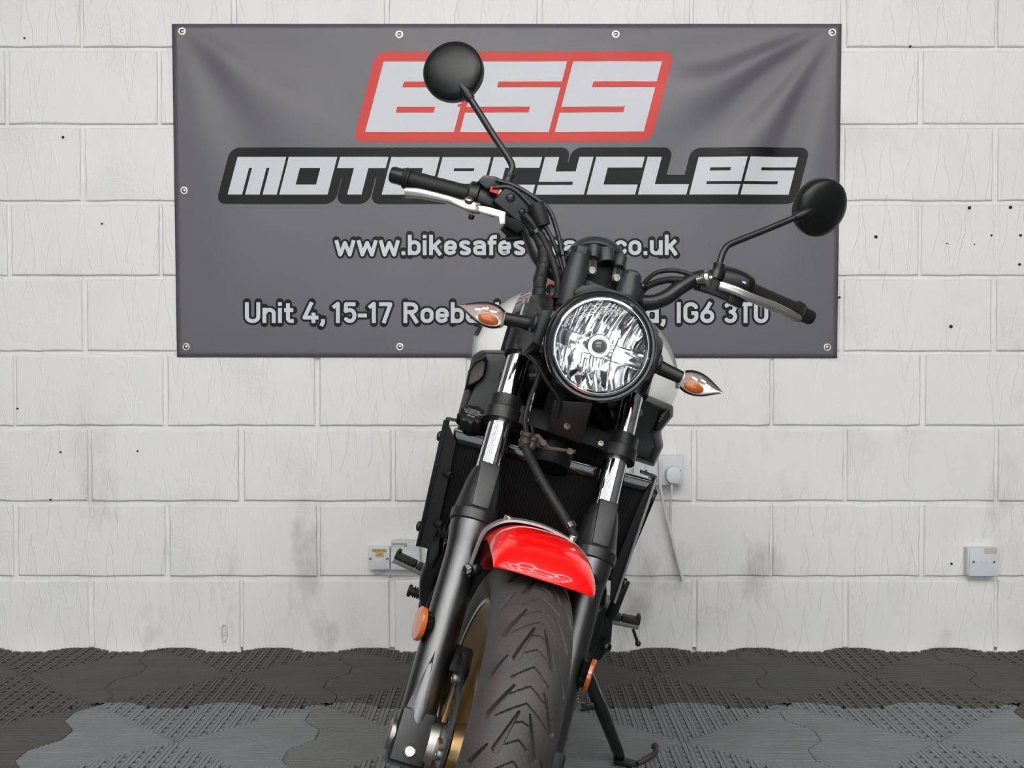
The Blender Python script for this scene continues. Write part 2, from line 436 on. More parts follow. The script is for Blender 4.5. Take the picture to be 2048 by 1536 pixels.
# ---- other walls, ceiling, roller door opening towards the daylight
def shell(name, c, size, m, **kw):
    return MB().box(c, size).build(name, m, smooth=0, kind='structure', **kw)
shell('wall_left', (-ROOM_X - 0.05, ROOM_Y / 2, ROOM_Z / 2), (0.1, -ROOM_Y, ROOM_Z), M['dim'], label='plain dark side wall of the garage left of the banner', category='wall')
shell('wall_right', (ROOM_X + 0.05, ROOM_Y / 2, ROOM_Z / 2), (0.1, -ROOM_Y, ROOM_Z), M['dim'], label='plain dark side wall of the garage right of the banner', category='wall')
shell('ceiling', (0, ROOM_Y / 2, ROOM_Z + 0.05), (2 * ROOM_X + 0.2, -ROOM_Y + 0.2, 0.1), M['ceil'], label='plain grey ceiling over the garage', category='ceiling')
fw = MB()
fw.box((-3.3, ROOM_Y - 0.05, ROOM_Z / 2), (1.2, 0.1, ROOM_Z)); fw.box((3.3, ROOM_Y - 0.05, ROOM_Z / 2), (1.2, 0.1, ROOM_Z)); fw.box((0, ROOM_Y - 0.05, ROOM_Z - 0.4), (5.4, 0.1, 0.8))
fw.build('wall_front', M['dim'], smooth=0, kind='structure', label='garage front wall around the wide open doorway', category='wall')

# ---- hexagon LED grid under the ceiling
lamp = empty('hexagon_light_grid', (0, -4.85, ROOM_Z - 0.06), label='honeycomb grid of white LED tubes fixed under the ceiling', category='light')
A_ = 0.46; zt = 0.0
edges_seen = set(); tubes = []
for i in range(-3, 4):
    for j in range(-3, 4):
        cx = i * A_ * 1.5; cy = (j + 0.5 * (i % 2)) * A_ * math.sqrt(3)
        if abs(cx) > 2.3 or abs(cy) > 2.1: continue
        pts = [(cx + A_ * math.cos(math.radians(60 * k)), cy + A_ * math.sin(math.radians(60 * k))) for k in range(6)]
        for k in range(6):
            a, b = pts[k], pts[(k + 1) % 6]
            key = (round((a[0] + b[0]) / 2, 2), round((a[1] + b[1]) / 2, 2))
            if key in edges_seen: continue
            edges_seen.add(key); tubes.append((a, b))
led0 = MB().box((0, 0, 0), (A_ * 0.93, 0.026, 0.022)).build('led_tube', M['led'], lamp, smooth=0)
for i, (a, b) in enumerate(tubes):
    o = led0 if i == 0 else copy_child(led0, lamp)
    o.location = ((a[0] + b[0]) / 2, (a[1] + b[1]) / 2, 0)
    o.rotation_euler = (0, 0, math.atan2(b[1] - a[1], b[0] - a[0]))
# ================================================================== BANNER
bq = [W(345, 49), W(1682, 49), W(1673, 716), W(355, 714)]
BX0, BX1 = (bq[0][0] + bq[3][0]) / 2, (bq[1][0] + bq[2][0]) / 2
BZ0, BZ1 = (bq[2][2] + bq[3][2]) / 2, (bq[0][2] + bq[1][2]) / 2
def bdisp(x, z):                # how far the vinyl stands off the blocks
    u = (x - BX0) / (BX1 - BX0); t = (z - BZ0) / (BZ1 - BZ0)
    d = 0.0085 + 0.004 * math.sin(u * 9.0 + 1.2 * t) * (0.35 + 0.65 * t)
    for cu, ang0, n, sgn, amp in ((1.0, 0, 3, -1, 0.010), (0.0, 0, 2, 1, 0.005), (0.34, 0, 2, 1, 0.002), (0.665, 0, 2, -1, 0.002)):
        dx = abs(u - cu) * 2.0; dz = 1 - t + 0.02
        r = math.hypot(dx, dz); a = math.atan2(dx, dz)
        d += amp * math.sin(a * (13 if n == 3 else 9)) * math.exp(-((r - 0.28) / 0.32) ** 2) * (1 if r > 0.03 else 0)
    edge_ = min(u, 1 - u, t, 1 - t) * 12
    return max(0.0065, 0.007 + (d - 0.007) * min(1, edge_))
banner = empty('banner', ((BX0 + BX1) / 2, -0.01, BZ0), label='grey vinyl banner with white and red lettering fixed to the block wall', category='banner')
BL = np.array(banner.location)
def bput(mb, name, m, off, maxlen=0.03, **kw):
    """flat print in wall x,z -> follow the vinyl, off metres in front of it"""
    me = bpy.data.meshes.new(name)
    me.from_pydata([(p[0], 0, p[2]) for p in mb.v], [], mb.f)
    bm = bmesh.new(); bm.from_mesh(me)
    lay = bm.verts.layers.int.new('piece')
    bm.verts.ensure_lookup_table()
    for fi, f in enumerate(mb.f):
        for vi in f: bm.verts[vi][lay] = fi
    bmesh.ops.triangulate(bm, faces=bm.faces)
    for _ in range(6):
        es = [e for e in bm.edges if e.calc_length() > maxlen]
        if not es: break
        bmesh.ops.subdivide_edges(bm, edges=es, cuts=1)
        bmesh.ops.triangulate(bm, faces=bm.faces)
    for v in bm.verts:
        x, z = v.co.x, v.co.z
        v.co = Vector((x - BL[0], -bdisp(x, z) - off - (v[lay] % 48) * 6e-6 - BL[1], z - BL[2]))
    for f in bm.faces:
        if f.normal.y > 0: f.normal_flip()
    bm.normal_update()
    bm.to_mesh(me); bm.free(); me.materials.append(m)
    me.polygons.foreach_set('use_smooth', [True] * len(me.polygons))
    o = bpy.data.objects.new(name, me); C.objects.link(o); o.parent = banner
    for k, v in kw.items(): o[k] = v
    return o
mb = MB(); NX, NZ = 120, 64
for j in range(NZ + 1):
    for i in range(NX + 1):
        u, t = i / NX, j / NZ
        x = (bq[3][0] + u * (bq[2][0] - bq[3][0])) * (1 - t) + (bq[0][0] + u * (bq[1][0] - bq[0][0])) * t
        z = (bq[3][2] + u * (bq[2][2] - bq[3][2])) * (1 - t) + (bq[0][2] + u * (bq[1][2] - bq[0][2])) * t
        mb.v.append((x - BL[0], -bdisp(x, z) - BL[1], z - BL[2]))
for j in range(NZ):
    for i in range(NX):
        a = j * (NX + 1) + i; mb.f.append((a, a + 1, a + NX + 2, a + NX + 1)); mb.mi.append(0)
sheet = mb.build('vinyl_sheet', M['banner'], banner, frame='w', recalc=False)
sm_ = sheet.modifiers.new('thick', 'SOLIDIFY'); sm_.thickness = 0.0008; sm_.offset = 1 if False else -1
# eyelets with screws
for px, py in [(365, 64), (799, 70), (1231, 70), (1664, 66), (369, 382), (373, 694), (800, 694), (1654, 695)]:
    p = W(px, py); y = -bdisp(p[0], p[2]) - BL[1]
    o = (p[0] - BL[0], y, p[2] - BL[2])
    e = MB().lathe(o, (0, -1, 0), [(0, 0.0125), (0.0012, 0.0118), (0.0018, 0.0095), (0.0012, 0.0068), (0.0, 0.006)], 24, cap=False).build('eyelet', M['eyelet'], banner, frame='w', recalc=False)
    MB().lathe(o, (0, -1, 0), [(0, 0.0062), (0.001, 0.0060), (0.0026, 0.003), (0.0028, 0.0)], 16).build('screw', M['eyelet'], e, frame='w')
def P2W(px, py):
    p = W(px, py, -0.012); return (p[0], 0, p[2])
def rr_poly(x0, x1, y0, y1, m, base, k, nseg=6):   # rounded, slanted box in px; k slant about the base row
    P = []
    for cx, cy, a0 in ((x1, y0, -90), (x1, y1, 0), (x0, y1, 90), (x0, y0, 180)):
        for i in range(nseg + 1):
            a = math.radians(a0 + 90 * i / nseg) if m > 0 else 0
            X, Y = cx + m * math.cos(a), cy + m * math.sin(a)
            P.append(P2W(X + (base - Y) * k, Y))
            if m == 0: break
    return P
def word(rects_by_letter, x0, base, k, sx, sy, margin, name, wm, om):
    wb, ob = MB(), MB(); 
    for lx, rects in rects_by_letter:
        for (u0, u1, v0, v1) in rects:
            X0, X1 = x0 + (lx + u0) * sx, x0 + (lx + u1) * sx
            Y0, Y1 = base - v1 * sy, base - v0 * sy
            P = rr_poly(X0, X1, Y0, Y1, 0, base, k); wb.add(P, [tuple(range(len(P)))])
            P = rr_poly(X0, X1, Y0, Y1, margin, base, k); ob.add(P, [tuple(range(len(P)))])
    return wb, ob
SS = [(0, 543, 0, 118), (388, 543, 118, 154), (0, 543, 154, 273), (0, 156, 273, 309), (0, 543, 309, 431)]
BB = [(0, 543, 0, 118), (0, 156, 118, 154), (388, 543, 118, 154), (0, 525, 154, 172), (0, 543, 172, 273), (0, 156, 273, 309), (388, 543, 273, 309), (0, 543, 309, 431)]
q = 1 / 3.0567
wb, ob = word([(0, BB), (580, SS), (1160, SS)], 700 + 92 * q, 80 + 561 * q, 0.2616, q, q, 20, 'x', 0, 0)
ob.add([p for p in rr_poly(700 + 92 * q, 700 + (92 + 1703) * q, 80 + 130 * q, 80 + 561 * q, 20, 80 + 561 * q, 0.2616)], [tuple(range(28))])
bput(ob, 'red_panel', M['pr_red'], 0.0007)
bput(wb, 'lettering_large', M['pr_white'], 0.0016)
# MOTORCYCLES  (u across, v up; letter 320 x 249)
hh, b0 = 249, 75
LET = dict(
    M=[(0, 94, 0, 177), (114, 209, 0, 177), (229, 322, 0, 177), (0, 322, 177, hh)],
    O=[(0, 320, 0, 66), (0, 92, 66, 176), (227, 320, 66, 176), (0, 320, 176, hh)],
    T=[(111, 206, 0, 175), (0, 320, 175, hh)],
    R=[(0, 94, 0, 155), (226, 320, 0, 72), (94, 290, 72, 92), (94, 320, 92, 155), (0, 96, 155, 175), (230, 320, 155, 175), (0, 320, 175, hh)],
    C=[(0, 320, 0, 66), (0, 94, 66, 178), (0, 320, 178, hh)],
    Y=[(0, 320, 0, 64), (227, 320, 64, 85), (0, 320, 85, 153), (0, 94, 153, hh), (227, 320, 153, hh)],
    L=[(0, 320, 0, 68), (0, 94, 68, hh)],
    E=[(0, 320, 0, 68), (0, 94, 68, 88), (0, 320, 88, 158), (0, 94, 158, 179), (229, 320, 158, 179), (0, 320, 179, hh)],
    S=[(0, 320, 0, 68), (228, 320, 68, 89), (0, 320, 89, 160), (0, 94, 160, 180), (0, 320, 180, hh)])
q = 1 / 3.3032
seq = [(i * 338.6, LET[c]) for i, c in enumerate('MOTORCYCLES')]
wb, ob = word(seq, 420 + 118 * q, 280 + 360 * q, 0.257, q, q, 19, 'x', 0, 0)
bput(ob, 'black_outline', M['pr_black'], 0.0007)
bput(wb, 'lettering_medium', M['pr_white'], 0.0016)
def text_mesh(s, offset, size=1.0, sp=1.0):
    cu = bpy.data.curves.new('t', 'FONT'); cu.body = s; cu.offset = offset; cu.size = size; cu.space_character = sp; cu.resolution_u = 3
    cu.dimensions = '2D'; cu.fill_mode = 'BOTH'
    o = bpy.data.objects.new('t', cu); C.objects.link(o)
    bpy.context.view_layer.update()
    me = bpy.data.meshes.new_from_object(o.evaluated_get(bpy.context.evaluated_depsgraph_get()))
    V = np.array([v.co[:] for v in me.vertices]) if len(me.vertices) else np.zeros((0, 3)); Fs = [tuple(p.vertices) for p in me.polygons]
    bpy.data.objects.remove(o); bpy.data.curves.remove(cu); bpy.data.meshes.remove(me)
    return V, Fs
# ---- a plain bold grotesque drawn with strokes (cap height 1, x-height .73)
ST = 0.188
def arc(cx, cy, rx, ry, a0, a1, n=10):
    return [(cx + rx * math.cos(math.radians(a0 + (a1 - a0) * i / n)), cy + ry * math.sin(math.radians(a0 + (a1 - a0) * i / n))) for i in range(n + 1)]
hs = ST / 2; XH = 0.73
def bowl(w=0.56, h=XH):   # closed rounded o
    r = 0.21; x0, x1, y0, y1 = hs, w - hs, hs, h - hs; r = min(r, (x1 - x0) / 2)
    return arc(x1 - r, y1 - r, r, r, 90, 0) + arc(x1 - r, y0 + r, r, r, 0, -90) + arc(x0 + r, y0 + r, r, r, -90, -180) + arc(x0 + r, y1 - r, r, r, 180, 90) + [(x1 - r, y1 - hs + hs)]
def G():
    g = {}
    w = 0.56; x0, x1 = hs, w - hs; top = XH - hs; r = 0.18
    g['o'] = (w, [bowl()])
    g['b'] = (w, [[(x0, 0), (x0, 1.0)], bowl()]); g['d'] = (w, [[(x1, 0), (x1, 1.0)], bowl()])
    g['g'] = (w, [bowl(), [(x1, XH)] + arc(x1 - 0.17, -0.05, 0.17, 0.13, 0, -90) + [(0.06, -0.18)]])
    g['c'] = (0.52, [arc(x1 - r - .02, top - r, r, r, 10, 90) + arc(x0 + r, top - r, r, r, 90, 180) + arc(x0 + r, hs + r, r, r, 180, 270) + arc(x1 - r - .02, hs + r, r, r, 270, 350)])
    g['e'] = (w, [[(x0 + .03, 0.36), (x1, 0.36)] + arc(x1 - r, top - r, r, r, 0, 90) + arc(x0 + r, top - r, r, r, 90, 180) + arc(x0 + r, hs + r, r, r, 180, 270) + arc(x1 - r, hs + r, r, r * .9, 270, 325)])
    g['a'] = (w, [arc(0.24, top - 0.14, 0.17, 0.14, 160, 90, 5) + arc(x1 - 0.15, top - 0.15, 0.15, 0.15, 90, 0) + [(x1, 0)], [(x1, 0.40), (x0 + .12, 0.40)] + arc(x0 + .13, 0.25, .13, .152, 90, 270) + [(x1 - .05, hs), (x1, .16)]])
    g['s'] = (0.53, [arc(x1 - .16, top - .12, .13, .12, 30, 90, 4) + arc(x0 + .14, top - .12, .13, .12, 90, 200, 7) + [(0.26, XH / 2)] + arc(x1 - .17, hs + .12, .14, .125, 30, -90, 7) + arc(x0 + .14, hs + .12, .14, .12, 270, 210, 4)])
    g['k'] = (0.56, [[(x0, 0), (x0, 1.0)], [(x0, .30), (0.47, XH)], [(0.24, .42), (0.49, 0)]])
    g['l'] = (ST + .02, [[(hs, 0), (hs, 1.0)]])
    g['i'] = (ST + .02, [[(hs, 0), (hs, XH)], [(hs, 0.83), (hs, 1.0)]])
    g['f'] = (0.37, [[(0.15, 0), (0.15, .80)] + arc(0.27, .78, .12, .122, 180, 90, 6) + [(.38, .902)], [(0.0, .62), (.36, .62)]])
    g['t'] = (0.37, [[(0.15, .95), (0.15, .22)] + arc(.27, .22, .12, .122, 180, 270, 6) + [(.38, .098)], [(0.0, .62), (.36, .62)]])
    g['r'] = (0.40, [[(x0, 0), (x0, XH)], [(x0, .50)] + arc(x0 + .17, .46, .17, .17, 150, 80, 6) + [(.38, .62)]])
    g['n'] = (w, [[(x0, 0), (x0, XH)], [(x0, .45)] + arc(x1 - r, top - r, r, r, 120, 0) + [(x1, 0)]])
    g['u'] = (w, [[(x1, 0), (x1, XH)], [(x0, XH)] + arc(x0 + r, hs + r, r, r, 180, 300) + [(x1, .28)]])
    g['w'] = (0.86, [[(0.07, XH), (0.235, 0.02), (0.43, .60), (.625, 0.02), (.79, XH)]])
    g['.'] = (ST + .02, [[(hs, 0), (hs, ST)]])
    g[','] = (ST + .02, [[(hs + .02, ST), (hs + .02, .02), (hs - .05, -.14)]])
    g['-'] = (0.42, [[(0.0, .36), (.40, .36)]])
    W_ = 0.64; X1 = W_ - hs; T_ = 1 - hs; Rr = .22
    g['U'] = (W_, [[(hs, 1), (hs, .3)] + arc(hs + Rr, hs + Rr, Rr, Rr, 180, 270) + arc(X1 - Rr, hs + Rr, Rr, Rr, 270, 360) + [(X1, 1)]])
    g['R'] = (W_, [[(hs, 0), (hs, 1)], [(hs, T_), (.34, T_)] + arc(X1 - .21, T_ - .19, .20, .19, 90, -90) + [(hs, T_ - .38)], [(.32, .48), (X1 + .03, 0)]])
    g['I'] = (ST + .03, [[(hs, 0), (hs, 1)]])
    g['T'] = (0.60, [[(0, T_), (.60, T_)], [(.30, 0), (.30, 1)]])
    g['G'] = (W_, [arc(X1 - Rr, T_ - Rr, Rr, Rr, 15, 90) + arc(hs + Rr, T_ - Rr, Rr, Rr, 90, 180) + arc(hs + Rr, hs + Rr, Rr, Rr, 180, 270) + arc(X1 - Rr, hs + Rr, Rr, Rr, 270, 360) + [(X1, .48), (.34, .48)]])
    w = 0.60; x1 = w - hs
    g['1'] = (0.42, [[(.02, .74), (.24, .93), (.24, 0)]]); g['7'] = (w, [[(0, T_), (x1, T_), (.20, 0)]])
    g['4'] = (w, [[(.36, 1), (.09, .26), (w, .26)], [(.42, .5), (.42, 0)]])
    g['5'] = (w, [[(.55, T_), (.13, T_), (.11, .58)] + arc(x1 - .2, .36, .2, .265, 100, -90) + arc(hs + .2, .30, .2, .2, -90, -160, 5)])
    g['6'] = (w, [bowl(w, .64), [(.44, 1), (.30, .72), (.12, .45)]])
    g['3'] = (w, [arc(.28, T_ - .2, .2, .2, 150, 90, 5) + arc(x1 - .19, T_ - .185, .17, .185, 90, -90) + [(.26, .535)], [(.30, .535)] + arc(x1 - .2, .315, .2, .22, 90, -90) + arc(.28, .30, .2, .203, -90, -150, 5)])
    g[' '] = (0.22, [])
    return g
GL = G()
def stroke_text(s, px0, px1, base, cap, grow, capround, trk=0.055):
    """centre lines thickened by grow (fraction of cap height), laid between px0 and px1"""
    mb = MB(); x = 0.0; items = []
    for ch in s:
        w, ls = GL[ch]; items.append((x, ls)); x += w + trk
    tot = x - trk; sx = (px1 - px0) / tot
    def pt(X, Y): return P2W(px0 + X * sx, base - Y * cap)
    hw = ST / 2 + grow
    asp = sx / cap
    for ox, ls in items:
        for L in ls:
            P = [np.array([(ox + a) * asp, b]) for a, b in L]
            P = [p for i, p in enumerate(P) if i == 0 or np.linalg.norm(p - P[i - 1]) > 1e-4]
            w_ = hw * 1.0
            for i in range(len(P) - 1):
                t = P[i + 1] - P[i]; t = t / np.linalg.norm(t); n = np.array([-t[1], t[0]]) * w_
                q4 = [P[i] + n, P[i + 1] + n, P[i + 1] - n, P[i] - n]
                mb.add([pt(a / asp, b) for a, b in q4], [(0, 1, 2, 3)])
            rng_ = range(len(P)) if capround else range(1, len(P) - 1)
            for i in rng_:
                mb.add([pt((P[i][0] + w_ * math.cos(2 * math.pi * k / 14)) / asp, P[i][1] + w_ * math.sin(2 * math.pi * k / 14)) for k in range(14)], [tuple(range(14))])
    return mb
LINES = (('web_address', 510, 40.5, (('www.bikesafestorage.co.uk', 669, 1356),)),
         ('street_address', 646, 41.5, (('Unit', 489, 587), ('4,', 604, 651), ('15-17', 665, 785), ('Roebuck', 806, 1017), ('Road,', 1035, 1170), ('Ilford,', 1187, 1332), ('IG6', 1353, 1429), ('3TU', 1447, 1537))))
for nm, base, cap, words in LINES:
    ol, fi = MB(), MB()
    for s, a, b in words:
        for dst, src in ((ol, stroke_text(s, a, b, base, cap, 0.105, True)), (fi, stroke_text(s, a, b, base, cap, 0.0, False))): dst.add(src.v, src.f)
    bput(ol, nm + '_outline', M['pr_black'], 0.0007, maxlen=0.03)
    bput(fi, nm, M['pr_white'], 0.0016, maxlen=0.03)
#@@WALLITEMS
# ================================================================== FITTINGS ON THE WALL
def wbox(name, px0, py0, px1, py1, depth, m, label, cat, bev=.003, **kw):
    a, b = W(px0, py1, -depth), W(px1, py0, -depth); y0 = -.0045
    r = empty(name, ((a[0] + b[0]) / 2, -.0045, a[2]), label=label, category=cat, **kw)
    O = np.array(r.location)
    MB().box(np.array([(a[0] + b[0]) / 2, (y0 - depth) / 2, (a[2] + b[2]) / 2]) - O, (b[0] - a[0], depth + y0, b[2] - a[2])).build('back_box', m, r, 'w', bevel=bev, smooth=30)
    def at(px, py, dy=0.0): return W(px, py, -depth - dy) - O
    return r, at
def screw(at, r, px, py, m=None, rad=.0038):
    s = MB().lathe(at(px, py), (0, -1, 0), [(-.001, rad), (.0012, rad), (.0018, rad * .6), (.0018, 0)], 14).build('screw', m or M['steel'], r, 'w')
    MB().box(at(px, py, .0021), (rad * 1.4, .0006, rad * .3), (nrm((1, 0, .4)), Y0, nrm((-.4, 0, 1)))).build('screw_slot', M['ink'], s, 'w', smooth=0)
Y0 = np.array([0, 1., 0])
def plate(at, r, px0, py0, px1, py1, th, m, name, bev=.0015, **kw):
    a, b = at(px0, py1), at(px1, py0)
    return MB().box((a + b) / 2 - np.array([0, th / 2, 0]), (b[0] - a[0], th, b[2] - a[2])).build(name, m, r, 'w', bevel=bev, smooth=30, **kw)
def small_text(at, r, s, px0, px1, base, hpx, m, name, dy=.0006):
    Vt, Ft = text_mesh(s, 0.01, 1.0); w = Vt[:, 0].max(); hgt = Vt[:, 1].max()
    MB().add([at(px0 + v[0] / w * (px1 - px0), base - v[1] / hgt * hpx, dy) for v in Vt], Ft).build(name, m, r, 'w', smooth=0)
# phone point with yellowed label
r, at = wbox('phone_socket', 737, 1094, 779, 1138, .030, M['box'], 'small white phone faceplate with yellowed label tape, left of the larger junction box', 'socket')
plate(at, r, 736.5, 1093.5, 779.5, 1138.5, .004, M['box'], 'faceplate')
t = plate(at, r, 744, 1097, 774, 1104.5, .0048, M['tape'], 'label_tape', 0, label='yellowed label tape'); t2 = plate(at, r, 751, 1104.5, 768, 1113.5, .0048, M['tape'], 'label_tape', 0, label='yellowed label tape')
small_text(at, r, 'FOR WIFI USE', 746, 771, 1103.2, 4, M['ink'], 'label_print', .0052); small_text(at, r, 'LINE 1', 754, 765, 1111.5, 4, M['ink'], 'label_print', .0052)
for px in (740.5, 774.5): screw(lambda a, b, d=0: at(a, b, d + .004), r, px, 1117)
plate(at, r, 752, 1118, 763, 1121, .0046, M['plug'], 'port_shutter', 0)
# junction box
r, at = wbox('junction_box', 782, 1082, 839, 1138.5, .032, M['box2'], 'larger pale grey junction box with dark printed mark, beside the small phone faceplate', 'junction box')
plate(at, r, 781.5, 1103, 839.5, 1139, .003, M['box'], 'lower_cover')
small_text(at, r, 'openreach', 783, 813, 1089.5, 4.5, M['ink'], 'printed_mark', .0006)
small_text(at, r, '-----', 783, 805, 1093, 1.0, M['ink'], 'printed_mark', .0006)
small_text(at, r, 'BT', 808, 815, 1093.5, 3.5, M['ink'], 'printed_mark', .0006)
screw(lambda a, b, d=0: at(a, b, d + .003), r, 785, 1124, rad=.0028)
# looped wire on top of the box
pts = [W(px, py, -.028) for px, py in ((834, 1079.5), (815, 1078.5), (797, 1078), (789, 1080), (789, 1082.6), (800, 1083.2), (815, 1082.2), (826, 1081))]
O = pts[0]; o = MB().tube([p - O for p in pts], .0011, 8, 5).build('wire_loop', M['cable'], None, 'w', label='loop of thin pale wire lying on top of the junction box', category='wire'); o.location = O
# plastic wall plugs poking out below
for i, (px, py, dx, dz, L_, lab_) in enumerate(((750, 1147, .8, .35, .018, 'long white wall plug lying aslant just under the phone faceplate'), (764, 1144, .3, .1, .010, 'short white wall plug stub beside the long one under the faceplate'), (778, 1152, .15, .6, .010, 'thin white wall plug in the mortar joint below the junction box corner'))):
    p = W(px, py, -.004); d = nrm((dx, -.7, dz))
    o = MB().lathe((0, 0, 0), d, [(-.004, .0035), (L_ * .9, .0035), (L_, .0028), (L_, .0016), (L_ * .6, .0014), (L_ * .6, 0)], 12).build('wall_plug', M['plug'], None, 'w', label=lab_, category='wall plug', group='wall plugs under the phone faceplate'); o.location = p
# right-hand phone point
r, at = wbox('phone_socket', 1934.5, 1096, 1995, 1151, .034, M['box2'], 'lone pale phone socket box on bare wall with a scrap of clear tape', 'socket')
plate(at, r, 1938, 1096, 1995, 1151.5, .005, M['box'], 'faceplate')
at2 = lambda a, b, d=0: at(a, b, d + .005)
for px in (1947, 1988): screw(at2, r, px, 1123.5)
plate(at2, r, 1961, 1120.5, 1973, 1127, .0008, M['box2'], 'port_shutter', 0); plate(at2, r, 1962.5, 1122, 1971.5, 1125.5, .0014, M['box'], 'shutter_bar', 0)
plate(at2, r, 1968, 1096.5, 1994, 1107.5, .0006, M['oldtape'], 'tape_scrap', 0, label='scrap of yellowish clear tape')
# double mains socket behind the bike
r, at = wbox('mains_socket', 1268, 911, 1366, 969.5, .036, M['box2'], 'white double mains socket on the block wall behind the motorcycle', 'socket')
plate(at, r, 1267, 910.5, 1366.5, 970, .004, M['box'], 'faceplate')
at3 = lambda a, b, d=0: at(a, b, d + .004)
for px in (1324, 1292): 
    plate(at3, r, px - 2.5, 918, px + 2.5, 936, .003, M['box2'], 'rocker_switch', .0006)
for px, py, w_, h_ in ((1292, 944, 5, 8), (1284, 956, 8, 5), (1300, 956, 8, 5)): plate(at3, r, px - w_ / 2, py - h_ / 2, px + w_ / 2, py + h_ / 2, .0005, M['ink'], 'socket_slot', 0)
screw(at3, r, 1360, 941, rad=.0026)
o_ = np.array(r.location)
rp, atp = empty('mains_plug', W(1343, 966, -.041), label='white three pin plug pushed into the mains socket with its hanging flex', category='plug'), None
OP = np.array(rp.location)
outl = [(1331, 941), (1335, 934), (1342, 931.5), (1353, 932), (1358, 937), (1359.5, 946), (1358, 958), (1354, 964), (1346, 966), (1336, 964), (1331, 957), (1330, 949)]
ring = lambda k, y: [np.array(W(1345 + (px - 1345) * k, 949 + (py - 949) * k, -.0405)) * np.array([1, 0, 1]) + np.array([0, y, 0]) - OP for px, py in outl]
MB().loft([ring(1.0, -.0405), ring(1.03, -.046), ring(1.0, -.060), ring(.93, -.068), ring(.6, -.070)]).build('plug_body', M['plug'], rp, 'w', smooth=40)
MB().tube([W(px, py, y) - OP for px, py, y in ((1343.5, 963, -.055), (1343.5, 985, -.056), (1341, 1010, -.045), (1340.5, 1040, -.03), (1341, 1065, -.024), (1352, 1105, -.022), (1364, 1158, -.020))], .0042, 12, 6).build('flex', M['cable'], rp, 'w', smooth=50)
o = MB().tube([W(px, py, y) - OP for px, py, y in ((1318, 915, -.046), (1320, 930, -.050), (1320, 965, -.048), (1325, 1000, -.042), (1336, 1045, -.036), (1350, 1100, -.034), (1366, 1162, -.034))], .0046, 12, 6).build('flex_loop', M['cable'], None, 'w', smooth=50, label='white flex hanging in front of the mains socket down the wall', category='cable'); o.location = OP
# painted-over slotted fixing low on the wall
p = W(448, 1265, -.006)
r = empty('slot_bracket', p, label='small painted-over slotted fixing low on the bare block wall', category='bracket')
O = np.array(p); 
def oval(w, h, y, n=24): return [np.array([w * math.cos(2 * math.pi * k / n), y, h * math.copysign(abs(math.sin(2 * math.pi * k / n)) ** .7, math.sin(2 * math.pi * k / n))]) for k in range(n)]
MB().loft([oval(.010, .027, .003), oval(.010, .027, -.003), oval(.0075, .0245, -.0035), oval(.006, .022, -.001)], cap=False).build('slot_rim', M['plug'], r, 'w')
MB().lathe((0, 0.0, -.004), (0, -1, 0), [(0, .004), (.003, .0035), (.004, 0)], 12).build('screw', M['plug'], r, 'w')

#@@BIKE
# ================================================================== MOTORCYCLE
bike = empty('motorcycle', tuple(BT), label='black motorcycle with red front fender and round headlight leaning on its stand', category='motorcycle')
bike.matrix_world = Matrix(((*BM[0], BT[0]), (*BM[1], BT[1]), (*BM[2], BT[2]), (0, 0, 0, 1)))
X_ = np.array([1., 0, 0]); Y_ = np.array([0, 1., 0]); Z_ = np.array([0, 0, 1.])
AXU = AX                                   # up along the fork
AXF = np.array([0, -math.cos(RAKE), math.sin(RAKE)])   # forward, square to the fork
def part(mb, name, m, frame='b', parent=None, **kw): return mb.build(name, m, parent or bike, frame, **kw)
def bolt(O, A, r, h, name, parent, frame, m=None):
    return part(MB().lathe(O, A, [(0, r), (h * 0.7, r), (h, r * 0.75), (h, r * 0.45), (h * 0.5, r * 0.4), (h * 0.5, 0)], 12), name, m or M['steel'], frame, parent)

# ---- front wheel ------------------------------------------------
def tyre_prof():
    ts = np.radians(np.concatenate([[-90, -82, -75, -70], np.linspace(-66, 66, 133), [70, 75, 82, 90]]))
    prof = [(-0.046, 0.222, 9.), (-0.054, 0.236, 9.)] + [(0.060 * math.sin(t), RW - 0.050 * (1 - math.cos(t)), t) for t in ts] + [(0.054, 0.236, 9.), (0.046, 0.222, 9.)]
    return prof
def seg_d(al, t, a, b):      # distance on the unrolled tread, metres
    P = np.stack([al * RW, t * 0.0585], -1); A0 = np.array([math.radians(a[0]) * RW, math.radians(a[1]) * 0.0585]); B0 = np.array([math.radians(b[0]) * RW, math.radians(b[1]) * 0.0585])
    d = B0 - A0; h = np.clip(((P - A0) @ d) / (d @ d), 0, 1)
    return np.linalg.norm(P - A0 - h[..., None] * d, axis=-1), h
prof = tyre_prof(); PX = np.array([p[0] for p in prof]); PR = np.array([p[1] for p in prof]); PT = np.array([p[2] for p in prof])
al = np.concatenate([np.radians(np.linspace(-40, 84, 540)), np.radians(np.linspace(88, 316, 58))])
AL, TT = np.meshgrid(al, PT, indexing='ij')
dep = np.zeros_like(AL)
lines = []
for s_ in (-1, 1):
    lines += [((44.5, 0), (40.9, 24 * s_), .0009, .0009), ((39.2, 0), (36.2, 23 * s_), .0009, .0009), ((34.8, 0), (30.3, 35 * s_), .0009, .0009),
              ((30.2, 0), (29.7, 8 * s_), .0009, .0009), ((25.8, 0), (24.1, 14 * s_), .0009, .0009),
              ((40.9, 23.5 * s_), (40.7, 24.5 * s_), .0020, .0020),
              ((32.4, 7 * s_), (22.5, 24 * s_), .0012, .0054), ((38.5, 20 * s_), (30.2, 45 * s_), .0012, .0054), ((46.8, 36 * s_), (41.2, 57 * s_), .0010, .0044)]
